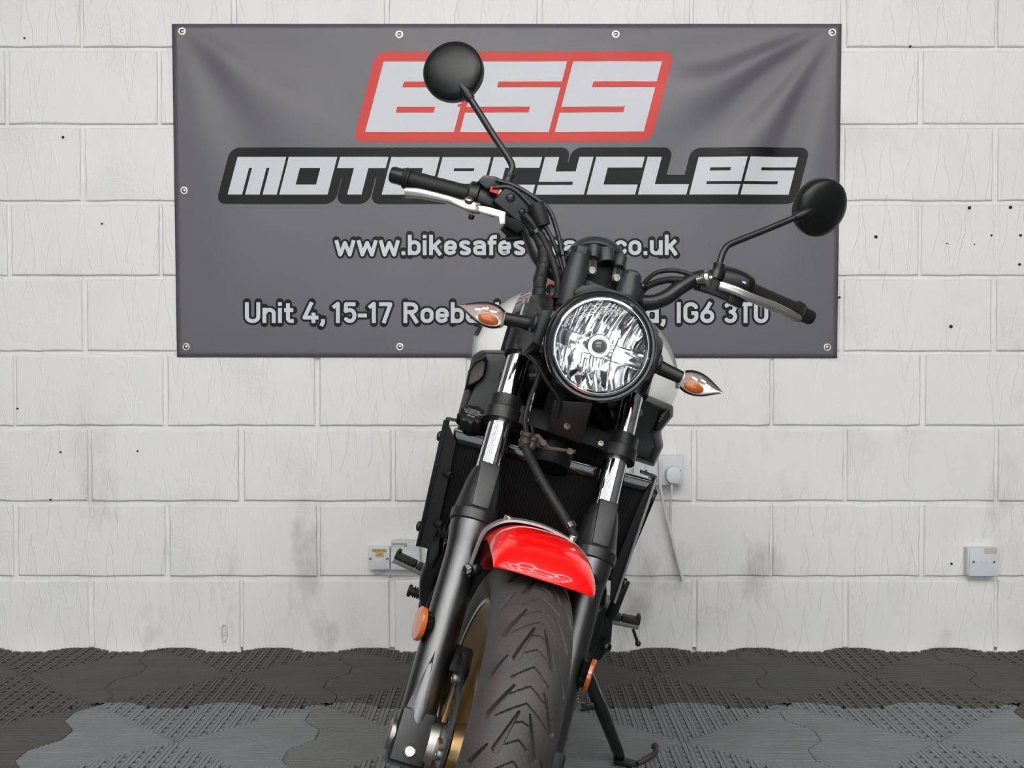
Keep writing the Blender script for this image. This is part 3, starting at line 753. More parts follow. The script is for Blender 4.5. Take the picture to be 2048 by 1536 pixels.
for k in range(-4, 4):
    for a, b, w0, w1 in lines:
        a2, b2 = (a[0] + 23.75 * k, a[1]), (b[0] + 23.75 * k, b[1])
        if max(a2[0], b2[0]) < -40 or min(a2[0], b2[0]) > 84: continue
        d, h = seg_d(AL, np.where(TT > 5, 99, TT), a2, b2)
        wd = w0 + (w1 - w0) * h
        dep = np.maximum(dep, np.clip((wd - d) / 0.0006, 0, 1) * (0.0065 if w1 > .0025 else .0034))
PRR = PR[None, :] - dep * (np.cos(np.where(TT > 5, 0, TT)))
VX = PX[None, :] - dep * np.sin(np.where(TT > 5, 0, TT))
V = np.stack([VX, -PRR * np.cos(AL), PRR * np.sin(AL)], -1)
na, npf = AL.shape
mb = MB(); mb.v = [tuple(p) for p in V.reshape(-1, 3)]
mb.f = [(i * npf + k, i * npf + k + 1, ((i + 1) % na) * npf + k + 1, ((i + 1) % na) * npf + k) for i in range(na) for k in range(npf - 1)]
mb.mi = [0] * len(mb.f)
tyre = part(mb, 'front_tyre', M['rubber'], 's', smooth=30, label='black front tyre with chevron tread')
def wheel(prefix, c, RT, hw, frame, spokes=10):
    c = np.asarray(c, float); r0 = 0.2285
    rim = part(MB().lathe(c, X_, [(-hw, r0), (-hw, r0 - .008), (-hw + .008, r0 - .015), (-hw + .012, r0 - .03), (-.02, r0 - .045), (.02, r0 - .045), (hw - .012, r0 - .03), (hw - .008, r0 - .015), (hw, r0 - .008), (hw, r0)], 96, cap=False), prefix + '_rim', M['gold'], frame, smooth=50)
    for sg in (-1, 1):
        part(MB().lathe(c + X_ * sg * (hw + .0005), X_ * sg, [(0, r0 + .0005), (.0012, r0 - .001), (.0012, r0 - .007), (0, r0 - .0085)], 96, cap=False), 'rim_lip', M['rimlip'], frame, rim, smooth=60)
    hub = part(MB().lathe(c, X_, [(-.045, .022), (-.045, .040), (-.02, .046), (.02, .046), (.045, .040), (.045, .022)], 40), prefix + '_hub', M['gold'], frame, rim)
    for k in range(spokes):
        a = 2 * math.pi * (k + .35) / spokes; u = np.array([0, -math.cos(a), math.sin(a)]); t = np.cross(X_, u)
        rings = []
        for r, w, d in ((.038, .012, .018), (.09, .010, .014), (.15, .0095, .013), (.190, .014, .017)):
            rings.append([c + u * r + X_ * d * sx + t * w * st for sx, st in ((-1, -1), (1, -1), (1, 1), (-1, 1))])
        part(MB().loft(rings), 'spoke', M['gold'], frame, rim, bevel=.004)
    return rim
wheel('front_wheel', (0, 0, 0), RW, .050, 's')
part(MB().tube([(-.135, 0, 0), (.135, 0, 0)], .011, 20), 'front_axle', M['steel'], 's')
for sg in (-1, 1):      # brake discs: drilled rings on a spider
    c = X_ * sg * .064; n = 150
    mb = MB(); rad = [.104, .109, .114, .119, .124, .129, .134, .1405]
    for k in range(n):
        for i in range(len(rad) - 1):
            if i in (1, 3, 5) and (k + i) % 5 == 0: continue
            a0, a1 = 2 * math.pi * k / n, 2 * math.pi * (k + 1) / n
            P = []
            for xo in (-.0025, .0025):
                for r, a in ((rad[i], a0), (rad[i + 1], a0), (rad[i + 1], a1), (rad[i], a1)):
                    P.append(c + X_ * xo + r * np.array([0, -math.cos(a), math.sin(a)]))
            mb.add(P, [(0, 1, 2, 3), (7, 6, 5, 4), (0, 3, 7, 4), (1, 5, 6, 2), (0, 4, 5, 1), (3, 2, 6, 7)])
    disc = part(mb, 'brake_disc', M['blk_satin'], 's', smooth=0, recalc=False)
    for k in range(5):
        a = 2 * math.pi * (k + .2) / 5; u = np.array([0, -math.cos(a), math.sin(a)]); t = np.cross(X_, u)
        part(MB().loft([[c + u * r + X_ * d * sx + t * w * st for sx, st in ((-1, -1), (1, -1), (1, 1), (-1, 1))] for r, w, d in ((.045, .018, .004), (.075, .010, .003), (.106, .016, .003))]), 'disc_arm', M['gold'], 's', disc, bevel=.002)
        bolt(c + u * .107 + X_ * sg * .002, X_ * sg, .0085, .006, 'disc_rivet', disc, 's')
    part(MB().lathe(X_ * sg * .048, X_ * sg, [(0, .044), (.014, .044), (.017, .038), (.030, .036), (.034, .026), (.036, .015)], 36), 'axle_collar', M['steel'], 's')
    # calliper behind the leg
    cc = np.array([sg * .068, .085, .085])
    cal = part(MB().box(cc, (.052, .052, .095), (X_, nrm((0, .8, .6)), nrm((0, -.6, .8)))), 'brake_caliper', M['blk_satin'], 's', bevel=.010, seg=3)
    for q_ in (-.03, .03):
        part(MB().lathe(cc + nrm((0, -.6, .8)) * q_ + X_ * sg * .024, X_ * sg, [(0, .017), (.006, .016), (.008, .012), (.008, 0)], 20), 'caliper_piston_cover', M['blk'], 's', cal)
    mb = MB().prism([(sg * .046, -.118 + .0, .052), (sg * .046, -.096, .085), (sg * .046, -.064, .11), (sg * .046, -.03, .12), (sg * .046, -.05, .075)], X_ * sg * .01)

# ---- fork -------------------------------------------------------
for sg in (-1, 1):
    tp = lambda w, dv=0, dx=0: tubept(sg, w, dv, dx)
    part(MB().tube([tp(.28), tp(.668)], .0205, 40), 'fork_tube', M['chrome'], 's', label='chrome fork tube')
    leg = part(MB().lathe(tp(0), AXU, [(-.005, .0), (-.004, .022), (.03, .0265), (.06, .027), (.10, .0275), (.20, .0280), (.285, .0283), (.305, .030), (.325, .0335), (.345, .0345), (.348, .0325), (.348, .021)], 44), 'fork_leg', M['slider'], 's', smooth=28)
    # axle clamp
    cl = MB().box(tp(0, .004), (.056, .058, .082), (X_, -AXF, AXU))
    part(cl, 'axle_clamp', M['blk_satin'], 's', leg, bevel=.009, seg=3)
    part(MB().lathe(tp(0, 0, sg * .026), X_ * sg, [(0, .023), (.007, .023), (.009, .020), (.009, .012), (.004, .011), (.004, 0)], 24), 'axle_nut', M['steel'], 's', leg)
    bolt(tp(-.018) + AXF * .027, AXF, .0095, .008, 'pinch_bolt', leg, 's', M['alu'])
    # web above the clamp
    mb = MB().loft([[tp(.035) + AXF * y + X_ * x for x, y in ((-.022, .022), (.004, .027), (.004, -.0), (-.022, 0))], [tp(.115) + AXF * y + X_ * x for x, y in ((-.006, .024), (-.004, .0285), (-.004, 0), (-.006, 0))]])
    part(mb, 'leg_rib', M['slider'], 's', leg, bevel=.002)
    # plastic tube guard
    def gring(w, r, fl, ch):
        P = []
        for k in range(28):
            a = 2 * math.pi * k / 28
            rr = r
            y = rr * math.cos(a); x = rr * math.sin(a)
            y = min(y, r * fl)
            P.append(tp(w) + AXF * y + X_ * x)
        return P
    guard = part(MB().loft([gring(.306, .0350, .97, 0), gring(.308, .0375, .96, 0), gring(.322, .0380, .95, 0), gring(.326, .0360, .93, 0), gring(.345, .0325, .90, 0), gring(.372, .0285, .88, 0), gring(.390, .0235, .93, 0), gring(.390, .0210, 1, 0)]), 'fork_guard', M['blk_satin'], 's', smooth=24)
    # flat shield on its front
    f0 = [tp(.326) + AXF * .0355 + X_ * -.013, tp(.326) + AXF * .0355 + X_ * .015, tp(.397) + AXF * .0235 + X_ * .017, tp(.397) + AXF * .0240 + X_ * -.015]
    sh = [f0[0], f0[1], f0[2], f0[3]]
    part(MB().prism([p - AXF * .012 for p in sh], AXF * .0125), 'guard_shield', M['blk_satin'], 's', guard, bevel=.002, smooth=20)
    # lower yoke clamp: two steps
    clamp = part(MB().lathe(tp(.4675), AXU, [(0, .0285), (.0008, .0315), (.021, .0322), (.0225, .0300), (.0245, .0295), (.043, .0295), (.0445, .0275), (.0445, .0208)], 40), 'yoke_clamp', M['blk'], 's', smooth=30)
    bolt(tp(.478, 0, -sg * .036) + AXF * .02, AXF, .006, .006, 'clamp_bolt', clamp, 's', M['steel'])
    # headlamp bracket ring round the tube, arm to the lamp
    br = part(MB().lathe(tp(.578), AXU, [(0, .0255), (.003, .028), (.062, .028), (.066, .0255), (.066, .0208)], 32), 'headlight_bracket', M['blk'], 's')
    part(MB().loft([[np.array([sg * x, v, w]) for x, v, w in ((.115, .25, .60), (.118, .25, .682), (.094, .25, .695), (.094, .25, .60))],
                    [np.array([sg * x, v, w]) for x, v, w in ((.106, .185, .585), (.108, .185, .672), (.084, .185, .685), (.084, .185, .585))],
                    [np.array([sg * x, v, w]) for x, v, w in ((.100, .142, .610), (.101, .142, .662), (.085, .142, .668), (.085, .142, .606))]]), 'bracket_arm', M['blk'], 's', br, bevel=.004)
    part(MB().lathe((sg * .086, .170, .640), X_ * sg, [(0, .017), (.020, .017), (.022, .015), (.024, .0125), (.024, 0)], 24), 'pivot_boss', M['blk_satin'], 's', br)
    part(MB().lathe(tp(.664), AXU, [(0, .0215), (.010, .0215), (.012, .019), (.012, .012), (.009, .011), (.009, 0)], 24), 'fork_cap', M['alu'], 's')
# lower yoke bridge, steering stem, upper yoke
def yoke(w, h, m, name, halfw, dep0=.03, dep1=.06):
    O = np.array([0, w * math.tan(RAKE), w])
    P = [(-halfw, dep0 * .75), (-.05, dep0), (.05, dep0), (halfw, dep0 * .75), (halfw, -dep1 * .4), (.03, -dep1), (-.03, -dep1), (-halfw, -dep1 * .4)]
    return part(MB().prism([O + X_ * x + AXF * y for x, y in P], AXU * h), name, m, 's', bevel=.005)
low = yoke(.470, .034, M['dark'], 'lower_yoke', .085, .024)
upy = yoke(.646, .018, M['blk_satin'], 'upper_yoke', .115, .03, .07)
part(MB().tube([PIV + AXU * .49, PIV + AXU * .69], .026, 24), 'steering_stem', M['dark'], 's')
# yoke cover plate under the lamp with a screw, horn, hose joints
pl = [S(1108, 800, .175), S(1186, 806, .165), S(1163, 888, .182), S(1095, 864, .19)]
pl_o = part(MB().prism(pl, Y_ * .006), 'yoke_cover', M['blk'], 's', bevel=.002)
bolt(S(1134, 853, .182), AXF, .006, .004, 'cover_screw', pl_o, 's')
brk = part(MB().prism([S(1060, 868, .172), S(1078, 868, .172), S(1100, 893, .17), S(1125, 897, .17), S(1152, 900, .17), S(1150, 908, .17), S(1122, 903, .17), S(1095, 900, .17), S(1058, 890, .172)], Y_ * .008), 'hose_bracket', M['brown'], 's', bevel=.001)
for px, py in ((1085, 888), (1138, 905)): part(MB().lathe(S(px, py, .17), AXF, [(0, .006), (.007, .006)], 6), 'bracket_bolt', M['brown'], 's', brk)
for (x0, y0, x1, y1, r) in ((1055, 864, 1047, 895, .0105), (1068, 873, 1062, 896, .0075)):
    a, b = S(x0, y0, .165), S(x1, y1, .165); u = nrm(b - a); Lh = np.linalg.norm(b - a)
    part(MB().lathe(a, u, [(0, r * .6), (0, r), (.006, r * 1.05), (.008, r * .85), (.012, r * .85), (.014, r), (.018, r), (.02, r * .85), (Lh - .004, r), (Lh, r * .8)], 20), 'hose_joint', M['brown'], 's')
hose = part(MB().tube([S(*p) for p in ((1070, 690, .20), (1080, 740, .185), (1060, 800, .18), (1050, 840, .17), (1053, 868, .165))], .0045, 10, 6), 'brake_hose_upper', M['rub'], 's')
part(MB().tube([S(*p) for p in ((1040, 700, .2), (1068, 720, .17), (1096, 765, .165), (1118, 800, .165), (1112, 835, .175))], .004, 10, 6), 'lamp_wire', M['rub'], 's')
part(MB().tube([S(*p) for p in ((1075, 760, .19), (1066, 800, .175), (1060, 830, .168), (1067, 870, .165))], .0025, 8, 6), 'speed_sensor_wire', M['blk_gloss'], 's')
hose2 = part(MB().tube([S(*p) for p in ((1050, 893, .165), (1060, 915, .15), (1080, 955, .12), (1100, 990, .10), (1128, 1035, .085), (1152, 1076, .075))], [.0075, .0075, .008, .0085, .008, .006], 12, 6), 'brake_hose_lower', M['rub'], 's')
for px, py, v in ((1083, 963, .118), (1140, 1052, .082)):
    a = S(px, py, v); part(MB().lathe(a, nrm(S(1128, 1035, .085) - S(1080, 955, .12)), [(-.004, .0098), (.004, .0098)], 16), 'hose_clip', M['blk_gloss'], 's', hose2)

# ---- headlight --------------------------------------------------
HC = np.array([-.001, 0, .636]); FWD = -Y_
def hl(prof, name, m, parent=None, n=72, cap=False, **kw):   # prof: (v, r)
    return part(MB().lathe(HC, Y_, prof, n, cap), name, m, 's', parent, **kw)
head = hl([(.262, .0), (.26, .030), (.245, .055), (.215, .074), (.17, .0820), (.135, .0845), (.122, .0850), (.119, .0870), (.104, .0872), (.099, .0860), (.0965, .083), (.0970, .0795), (.1005, .0770), (.101, .0755)], 'headlight_shell', M['blk_gloss'], smooth=40)
hl([(.1005, .0768), (.0965, .0765), (.0935, .0745), (.0935, .0722), (.0965, .0705), (.099, .0690)], 'chrome_ring', M['chrome'], head, smooth=60)
hl([(.100, .0708), (.0965, .0700), (.0925, .0640), (.0885, .050), (.0862, .034), (.0848, .017), (.0843, .0005)], 'headlight_lens', M['glass'], head, smooth=60)
def depth_refl(x, z):
    r2 = x * x + z * z; d = .170 - 14.2 * r2
    st = .021; fx = (x + .0105) / st; k = math.floor(fx); fr = fx - k - .5
    if z > .010: d += .0045 * math.cos(fr * 2.6) + .002 * ((k * 7) % 3)
    elif z < -.016: d += .0030 * math.cos(fr * 2.2) + .0018 * ((k * 5) % 3)
    else: d += .006 * math.cos((z + .003) * 60) - (.004 if abs(x) > .03 else 0)
    return d
mb = MB(); N = 66; idx = {}
for i in range(N + 1):
    for j in range(N + 1):
        x, z = (-1 + 2 * i / N) * .0705, (-1 + 2 * j / N) * .0705
        if x * x + z * z <= .0706 ** 2:
            idx[i, j] = len(mb.v); mb.v.append((HC[0] + x, max(depth_refl(x, z), .1005), HC[2] + z))
for i in range(N):
    for j in range(N):
        ks = [(i, j), (i + 1, j), (i + 1, j + 1), (i, j + 1)]
        if all(k in idx for k in ks): mb.f.append(tuple(idx[k] for k in ks)); mb.mi.append(0)
part(mb, 'reflector_bowl', M['refl'], 's', head, recalc=False, smooth=8)
part(MB().lathe(HC + (0, .125, 0), FWD, [(-.03, .0155), (0, .0185), (.004, .0188), (.006, .0175), (.006, .0125), (.001, .0115), (.001, 0)], 32), 'bulb_shield', M['chrome'], 's', head)
part(MB().ball(HC + (0, .121, 0), (.011, .006, .011), 20, 10), 'bulb', M['bulb'], 's', head)
# position lamp low in the bowl and lens marking
part(MB().lathe(HC + (-.008, .122, -.040), FWD, [(-.02, .009), (.004, .009), (.008, .006), (.009, 0)], 20), 'position_bulb', M['glass'], 's', head)
# lens print
for s_, zz, sz in (('HCR 20 02', .055, .0065), ('E13 00213', -.050, .0065), ('7 2013', -.058, .0055)):
    Vt, Ft = text_mesh(s_, 0.0, sz)
    if len(Vt):
        w = Vt[:, 0].max(); 
        part(MB().add([(HC[0] + v[0] - w / 2, .0866 + 1.1 * zz * zz - .0035 + .0035, HC[2] + zz + v[1]) for v in Vt], Ft), 'lens_mark', M['txt'], 's', head, smooth=0)

# ---- turn signals ----------------------------------------------
for sg in (-1, 1):
    c = np.array([sg * .183, .175, .629]); O = c - X_ * sg * .035
    stalk = part(MB().tube([(sg * .105, .185, .637), (sg * .125, .182, .634), (sg * .152, .178, .631)], [.0125, .0115, .0105], 20, 4), 'signal_stalk', M['blk'], 's')
    def ring(t, r, dv=0.0):    # teardrop sections along the lateral axis
        return [O + X_ * sg * t + Z_ * r * math.sin(2 * math.pi * k / 32) * .96 + Y_ * (dv + r * .62 * math.cos(2 * math.pi * k / 32)) for k in range(32)]
    prof = [(-.001, .0075), (.002, .012), (.008, .0165), (.016, .0195), (.026, .0205), (.036, .0195), (.046, .0165), (.056, .0118), (.066, .0065), (.073, .0025), (.0765, .0008)]
    sig = part(MB().loft([ring(t, r, .004) for t, r in prof]), 'signal_lens', M['glass'], 's', stalk, smooth=60)
    part(MB().loft([ring(t + .0005, r * 1.035, .006)[24:] + ring(t + .0005, r * 1.035, .006)[:9] for t, r in prof], cap=False, closed=False), 'signal_back', M['sigback'], 's', sig, smooth=60)
    part(MB().loft([ring(t * .9 + .004, r * .86, .006)[24:] + ring(t * .9 + .004, r * .86, .006)[:9] for t, r in prof], cap=False, closed=False), 'signal_reflector', M['sigback'], 's', sig, smooth=5)
    part(MB().loft([[p for p in ring(t, r * 1.02, .004)] for t, r in ((.0, .0098), (.0025, .0135), (.0055, .0158), (.0056, .0150))], cap=False), 'signal_rim', M['sigback'], 's', sig)
    part(MB().ball(c + (sg * -.008, -.001, -.007), (.017, .005, .0088), 18, 10), 'signal_bulb', M['amber'], 's', sig)
    for dx, dz in ((-.012, .007), (.002, .008), (.012, .003)):
        part(MB().box(c + (sg * dx, -.004, dz), (.010, .003, .0025), (nrm((1, 0, -.25 * sg)), Y_, Z_)), 'lens_prism', M['chrome'], 's', sig)

# ---- meter and its bracket --------------------------------------
mc = np.array([-.014, .372, .770]); max_ = nrm((0, .80, .60))
meter = part(MB().lathe(mc - max_ * .022, max_, [(0, 0), (0, .034), (.004, .040), (.012, .043), (.018, .046), (.019, .0525), (.022, .0545), (.036, .0545), (.040, .0530), (.042, .051), (.040, .049), (.036, .048), (.036, 0)], 56), 'meter_housing', M['grey_pl'], 's', smooth=40)
part(MB().lathe(mc + max_ * .0145, max_, [(0, .0485), (.0015, .0485), (.0015, 0)], 48), 'meter_glass', M['blk_gloss'], 's', meter)
part(MB().box(S(1143, 508, .365), (.016, .03, .014)), 'meter_button', M['grey_pl'], 's', meter, bevel=.003)
for px, py in ((1220, 495),): bolt(S(px, py, .335), -max_, .0045, .003, 'meter_screw', meter, 's', M['blk_gloss'])
mbr = part(MB().prism([S(1165, 540, .335), S(1180, 500, .34), S(1245, 520, .34), S(1250, 580, .33), S(1175, 590, .33)], Y_ * .006), 'meter_bracket', M['dark'], 's', bevel=.002)
for px0, py0, px1, py1 in ((1187, 505, 1184, 541), (1240, 524, 1233, 556)):
    a, b = S(px0, py0, .318), S(px1, py1, .30)
    part(MB().lathe(a, nrm(a - b), [(-.012, .009), (0, .0112), (.010, .0112), (.013, .008)], 24), 'meter_boss', M['grey_pl'], 's', mbr)
    sx = np.cross(nrm(a - b), Y_); sx = nrm(sx)
    P = [a + sx * .007, a - sx * .007, b - sx * .0095, b - sx * .007 - nrm(a - b) * .008, b + sx * .007 - nrm(a - b) * .008, b + sx * .0095]
    part(MB().prism(P, Y_ * .006), 'meter_leg', M['blk'], 's', mbr, bevel=.002)
    part(MB().box((a + b) / 2 - Y_ * .001, (.004, .004, .024), (sx, Y_, nrm(a - b))), 'leg_slot', M['dark'], 's', mbr)
    bolt(b - Y_ * .0, FWD, .0072, .005, 'leg_bolt', mbr, 's', M['steel'])
a = S(1212, 512, .325)
part(MB().lathe(a, nrm(S(1210, 500, .32) - S(1212, 525, .31)), [(-.014, .0145), (.010, .0145), (.012, .013), (.012, .010), (-.014, .0105)], 24), 'meter_socket', M['grey_pl'], 's', mbr)
part(MB().prism([S(1180, 585, .20), S(1200, 572, .20), S(1265, 590, .20), S(1270, 610, .20), S(1170, 600, .20)], Y_ * .05), 'lamp_top_bracket', M['blk'], 's', bevel=.003)
part(MB().prism([S(1150, 580, .165), S(1166, 571, .165), S(1192, 569, .165), S(1212, 574, .165), S(1212, 584, .165), S(1150, 590, .165)], Y_ * .03), 'lamp_top_cap', M['grey_pl'], 's', bevel=.003)
# risers with hex tops, handlebar
for cx, cy, bx, by in ((1164, 492, 1141, 590), (1265, 543, 1252, 600)):
    a, b = S(cx, cy, .305), S(bx, by, .295); u = nrm(a - b)
    rs = part(MB().lathe(b, u, [(-.02, .021), (np.linalg.norm(a - b) * .45, .021), (np.linalg.norm(a - b) * .6, .018), (np.linalg.norm(a - b) * .82, .0175)], 24), 'bar_riser', M['grey_pl'], 's')
    part(MB().lathe(a, u, [(-.018, .0165), (-.004, .0165), (0, .013), (0, 0)], 6), 'riser_cap', M['grey_pl'], 's', rs, bevel=.001)
def bar(sg): return [np.array([sg * x, v, w]) for x, v, w in ((0, .345, .735), (.05, .345, .735), (.090, .347, .739), (.118, .352, .757), (.142, .361, .787), (.166, .371, .810), (.195, .378, .820), (.24, .388, .822), (.393, .432, .8155))]
hb = part(MB().tube([p for p in bar(-1)[::-1]] + bar(1)[1:], [.0111] * 2 + [.0130, .0143, .0143, .0143] + [.0143] * 5 + [.0143] * 4 + [.0111] * 2, 20, 6), 'handlebar', M['blk_satin'], 's')
for sg in (-1, 1):
    g0, g1 = np.array([sg * .268, .396, .8208]), np.array([sg * .372, .4258, .8165]); u = nrm(g1 - g0); Lg = np.linalg.norm(g1 - g0)
    pr = [(-.012, .0165), (-.010, .0175), (0, .0168)]
    for i in range(1, 12): pr.append((Lg * i / 12, .0160 + .0006 * (i % 2)))
    pr += [(Lg - .004, .0165), (Lg - .003, .0195), (Lg + .001, .0198), (Lg + .003, .0180), (Lg + .005, .0192), (Lg + .008, .0188)]
    part(MB().lathe(g0, u, pr, 28), 'grip', M['rub'], 's', label='ribbed black rubber grip')
    part(MB().lathe(g1, u, [(.008, .0120), (.010, .0152), (.030, .0152), (.034, .0135), (.035, .010), (.030, .006), (.030, 0)], 28), 'bar_end', M['blk_satin'], 's')
# switch gear
swL = part(MB().loft([[np.array([-.268, .393, .821]) + X_ * t + Y_ * r * 1.1 * math.cos(2 * math.pi * k / 24) + Z_ * (dz + r * math.sin(2 * math.pi * k / 24)) for k in range(24)] for t, r, dz in ((0, .019, 0), (.003, .024, .001), (.018, .0255, .002), (.021, .0225, 0), (.040, .0225, -.002), (.058, .020, -.004), (.062, .017, -.004))]), 'throttle_housing', M['blk'], 's', smooth=40)
part(MB().box(S(989, 381, .365), (.016, .012, .010)), 'kill_switch', M['redp'], 's', swL, bevel=.002, label='red kill switch')
part(MB().prism([S(955, 362, .37), S(968, 350, .37), S(992, 352, .37), S(1010, 365, .37), S(1002, 378, .37), S(972, 378, .37)], Y_ * .03), 'throttle_guide', M['blk_satin'], 's', swL, bevel=.003)
# brake master cylinder, lever
mcy = part(MB().prism([S(985, 402, .355), S(1012, 372, .355), S(1055, 385, .355), S(1094, 400, .355), S(1082, 425, .355), S(1058, 455, .355), S(1030, 440, .355)], Y_ * .045), 'brake_reservoir', M['blk'], 's', bevel=.005, seg=3)
for px, py, r in ((1021, 395, .0085), (1044, 423, .0065)): part(MB().lathe(S(px, py, .355), FWD, [(0, r), (.002, r), (.003, r * .8), (.001, r * .7), (.002, r * .4), (.002, 0)], 20), 'reservoir_cap', M['blk_satin'], 's', mcy)
part(MB().prism([S(995, 425, .35), S(1038, 440, .35), S(1060, 455, .35), S(1035, 466, .35), S(1012, 452, .35)], Y_ * .03), 'cylinder_body', M['dark'], 's', mcy, bevel=.003)
part(MB().tube([S(*p) for p in ((1005, 455, .37), (1020, 468, .375), (1040, 470, .38), (1065, 472, .38))], .006, 10, 5), 'brake_switch_wire', M['rub'], 's', mcy)
part(MB().prism([S(955, 410, .335), S(978, 414, .335), S(1012, 424, .335), S(1011, 449, .335), S(999, 449, .335), S(998, 434, .335), S(956, 423, .335)], Y_ * .016), 'lever_mount', M['alu'], 's', bevel=.002, label='worn silver lever mount')
def lever(pts, name):
    rings = []
    n = len(pts); P = [S(*p[:3]) for p in pts]
    for i, p in enumerate(P):
        t = nrm(P[min(i + 1, n - 1)] - P[max(i - 1, 0)]); up_ = nrm(np.cross(t, Y_)); up_ = up_ * (1 if up_[2] > 0 else -1)
        hgt, th = pts[i][3], pts[i][4]; R_ = []
        for k in range(14):
            a = 2 * math.pi * k / 14; ca, sa = math.cos(a), math.sin(a)
            R_.append(p + up_ * hgt * math.copysign(abs(sa) ** .6, sa) + Y_ * th * math.copysign(abs(ca) ** .6, ca))
        rings.append(R_)
    return part(MB().loft(rings), name, M['alu'], 's', smooth=50, label='polished silver ' + name.replace('_', ' '))
lvL = lever([(809, 385, .372, .0075, .005), (812, 385, .372, .0092, .006), (835, 386, .366, .009, .006), (870, 393, .355, .0078, .006), (900, 400, .348, .0068, .007), (918, 407, .344, .0078, .0075), (935, 412, .342, .0105, .007), (958, 418, .342, .0108, .007), (960, 418, .342, .008, .006)], 'brake_lever')
part(MB().lathe(S(938, 400, .338), nrm((-.1, -.5, .86)), [(-.004, .008), (.002, .008), (.004, .006), (.004, 0)], 20), 'lever_pivot', M['steel'], 's', lvL)
bolt(S(944, 430, .345), nrm((0, 0, -1)), .005, .008, 'pivot_nut', lvL, 's', M['blk'])
lvR = lever([(1438, 570, .352, .0065, .006), (1441, 571, .352, .0085, .006), (1470, 581, .352, .0085, .006), (1495, 592, .354, .0082, .007), (1515, 601, .358, .0082, .007), (1545, 612, .364, .0088, .006), (1575, 626, .370, .0085, .006), (1598, 639, .376, .0072, .005), (1601, 641, .376, .0045, .003)], 'clutch_lever')
swR = part(MB().loft([[np.array([.205, .384, .823]) + X_ * t + Y_ * r * 1.15 * math.cos(2 * math.pi * k / 24) + Z_ * (dz + r * math.sin(2 * math.pi * k / 24)) for k in range(24)] for t, r, dz in ((0, .018, 0), (.003, .0225, .002), (.020, .024, .003), (.040, .024, .003), (.060, .021, .001), (.063, .018, 0))]), 'switch_housing', M['blk'], 's', smooth=40)
part(MB().box(S(1487, 562, .362), (.020, .01, .012), (nrm((1, 0, -.05)), Y_, Z_)), 'horn_switch', M['grey_pl'], 's', swR, bevel=.002)
part(MB().box(S(1488, 565, .357), (.007, .001, .004)), 'switch_mark', M['txt'], 's', swR)
perch = part(MB().prism([S(1385, 560, .362), S(1400, 545, .362), S(1432, 545, .362), S(1445, 570, .362), S(1470, 595, .362), S(1462, 605, .362), S(1425, 590, .362), S(1392, 580, .362)], Y_ * .035), 'clutch_perch', M['blk'], 's', bevel=.004, seg=3)
part(MB().lathe(S(1398, 560, .352), nrm(S(1420, 556, .345) - S(1398, 560, .352)), [(-.004, .006), (.004, .0075), (.010, .0095), (.012, .0145), (.018, .0148), (.020, .012), (.020, .005), (.024, .004)], 24), 'clutch_adjuster', M['alu'], 's', perch)
part(MB().box(S(1470, 600, .37), (.030, .02, .022), (nrm((1, .2, -.1)), Y_, Z_)), 'perch_clamp', M['blk_satin'], 's', perch, bevel=.004)

# ---- mirrors ----------------------------------------------------
def mirror(cpx, v, axis, r, stem, stemv, up, nm):
    c = S(*cpx, v); a = nrm(axis)
    st = part(MB().tube([S(px, py, vv) for (px, py), vv in zip(stem, stemv)], .0062, 14, 5), 'mirror_stem', M['blk_satin'], 's')
    head_ = part(MB().lathe(c, a, [(-.014, r * .93), (-.013, r * .965), (-.006, r), (.004, r * 1.0), (.008, r * .985), (.012, r * .93), (.017, r * .75), (.0205, r * .45), (.022, r * .15), (.022, 0)], 56), 'mirror_head', M['blk'], 's', st, smooth=40)
    part(MB().lathe(c - a * .0138, -a, [(0, r * .95), (.0006, r * .95), (.0006, 0)], 48), 'mirror_glass', M['amberpcb'], 's', head_)
    e = S(*stem[-1], stemv[-1]); d = nrm(e - S(*stem[-2], stemv[-2]))
    part(MB().lathe(e - d * .012, d, [(0, .0085), (.004, .0092), (.010, .0092), (.014, .0105), (.030, .0085), (.044, .004), (.048, 0)], 20), 'mirror_boss', M['blk'], 's', head_)
    b = S(*stem[0], stemv[0]); d0 = nrm(S(*stem[1], stemv[1]) - b)
    part(MB().lathe(b, d0, [(-.012, .011), (.002, .011), (.003, .0095), (.010, .0095), (.012, .0105), (.016, .0105), (.018, .007)], 6 if False else 20), 'stem_nut', M['blk_satin'], 's', st)
    return st
mirror((907, 144), .440, (-.33, -.93, .10), .0550, [(1014, 366), (1022, 345), (1024, 332), (1016, 315), (985, 268), (955, 220), (934, 188)], [.372, .376, .38, .384, .398, .410, .416], None, 'l')
mirror((1640, 415), .440, (.42, -.86, -.22), .0550, [(1434, 545), (1441, 520), (1447, 503), (1456, 491), (1475, 482), (1530, 460), (1600, 431)], [.368, .372, .375, .379, .383, .395, .408], None, 'r')

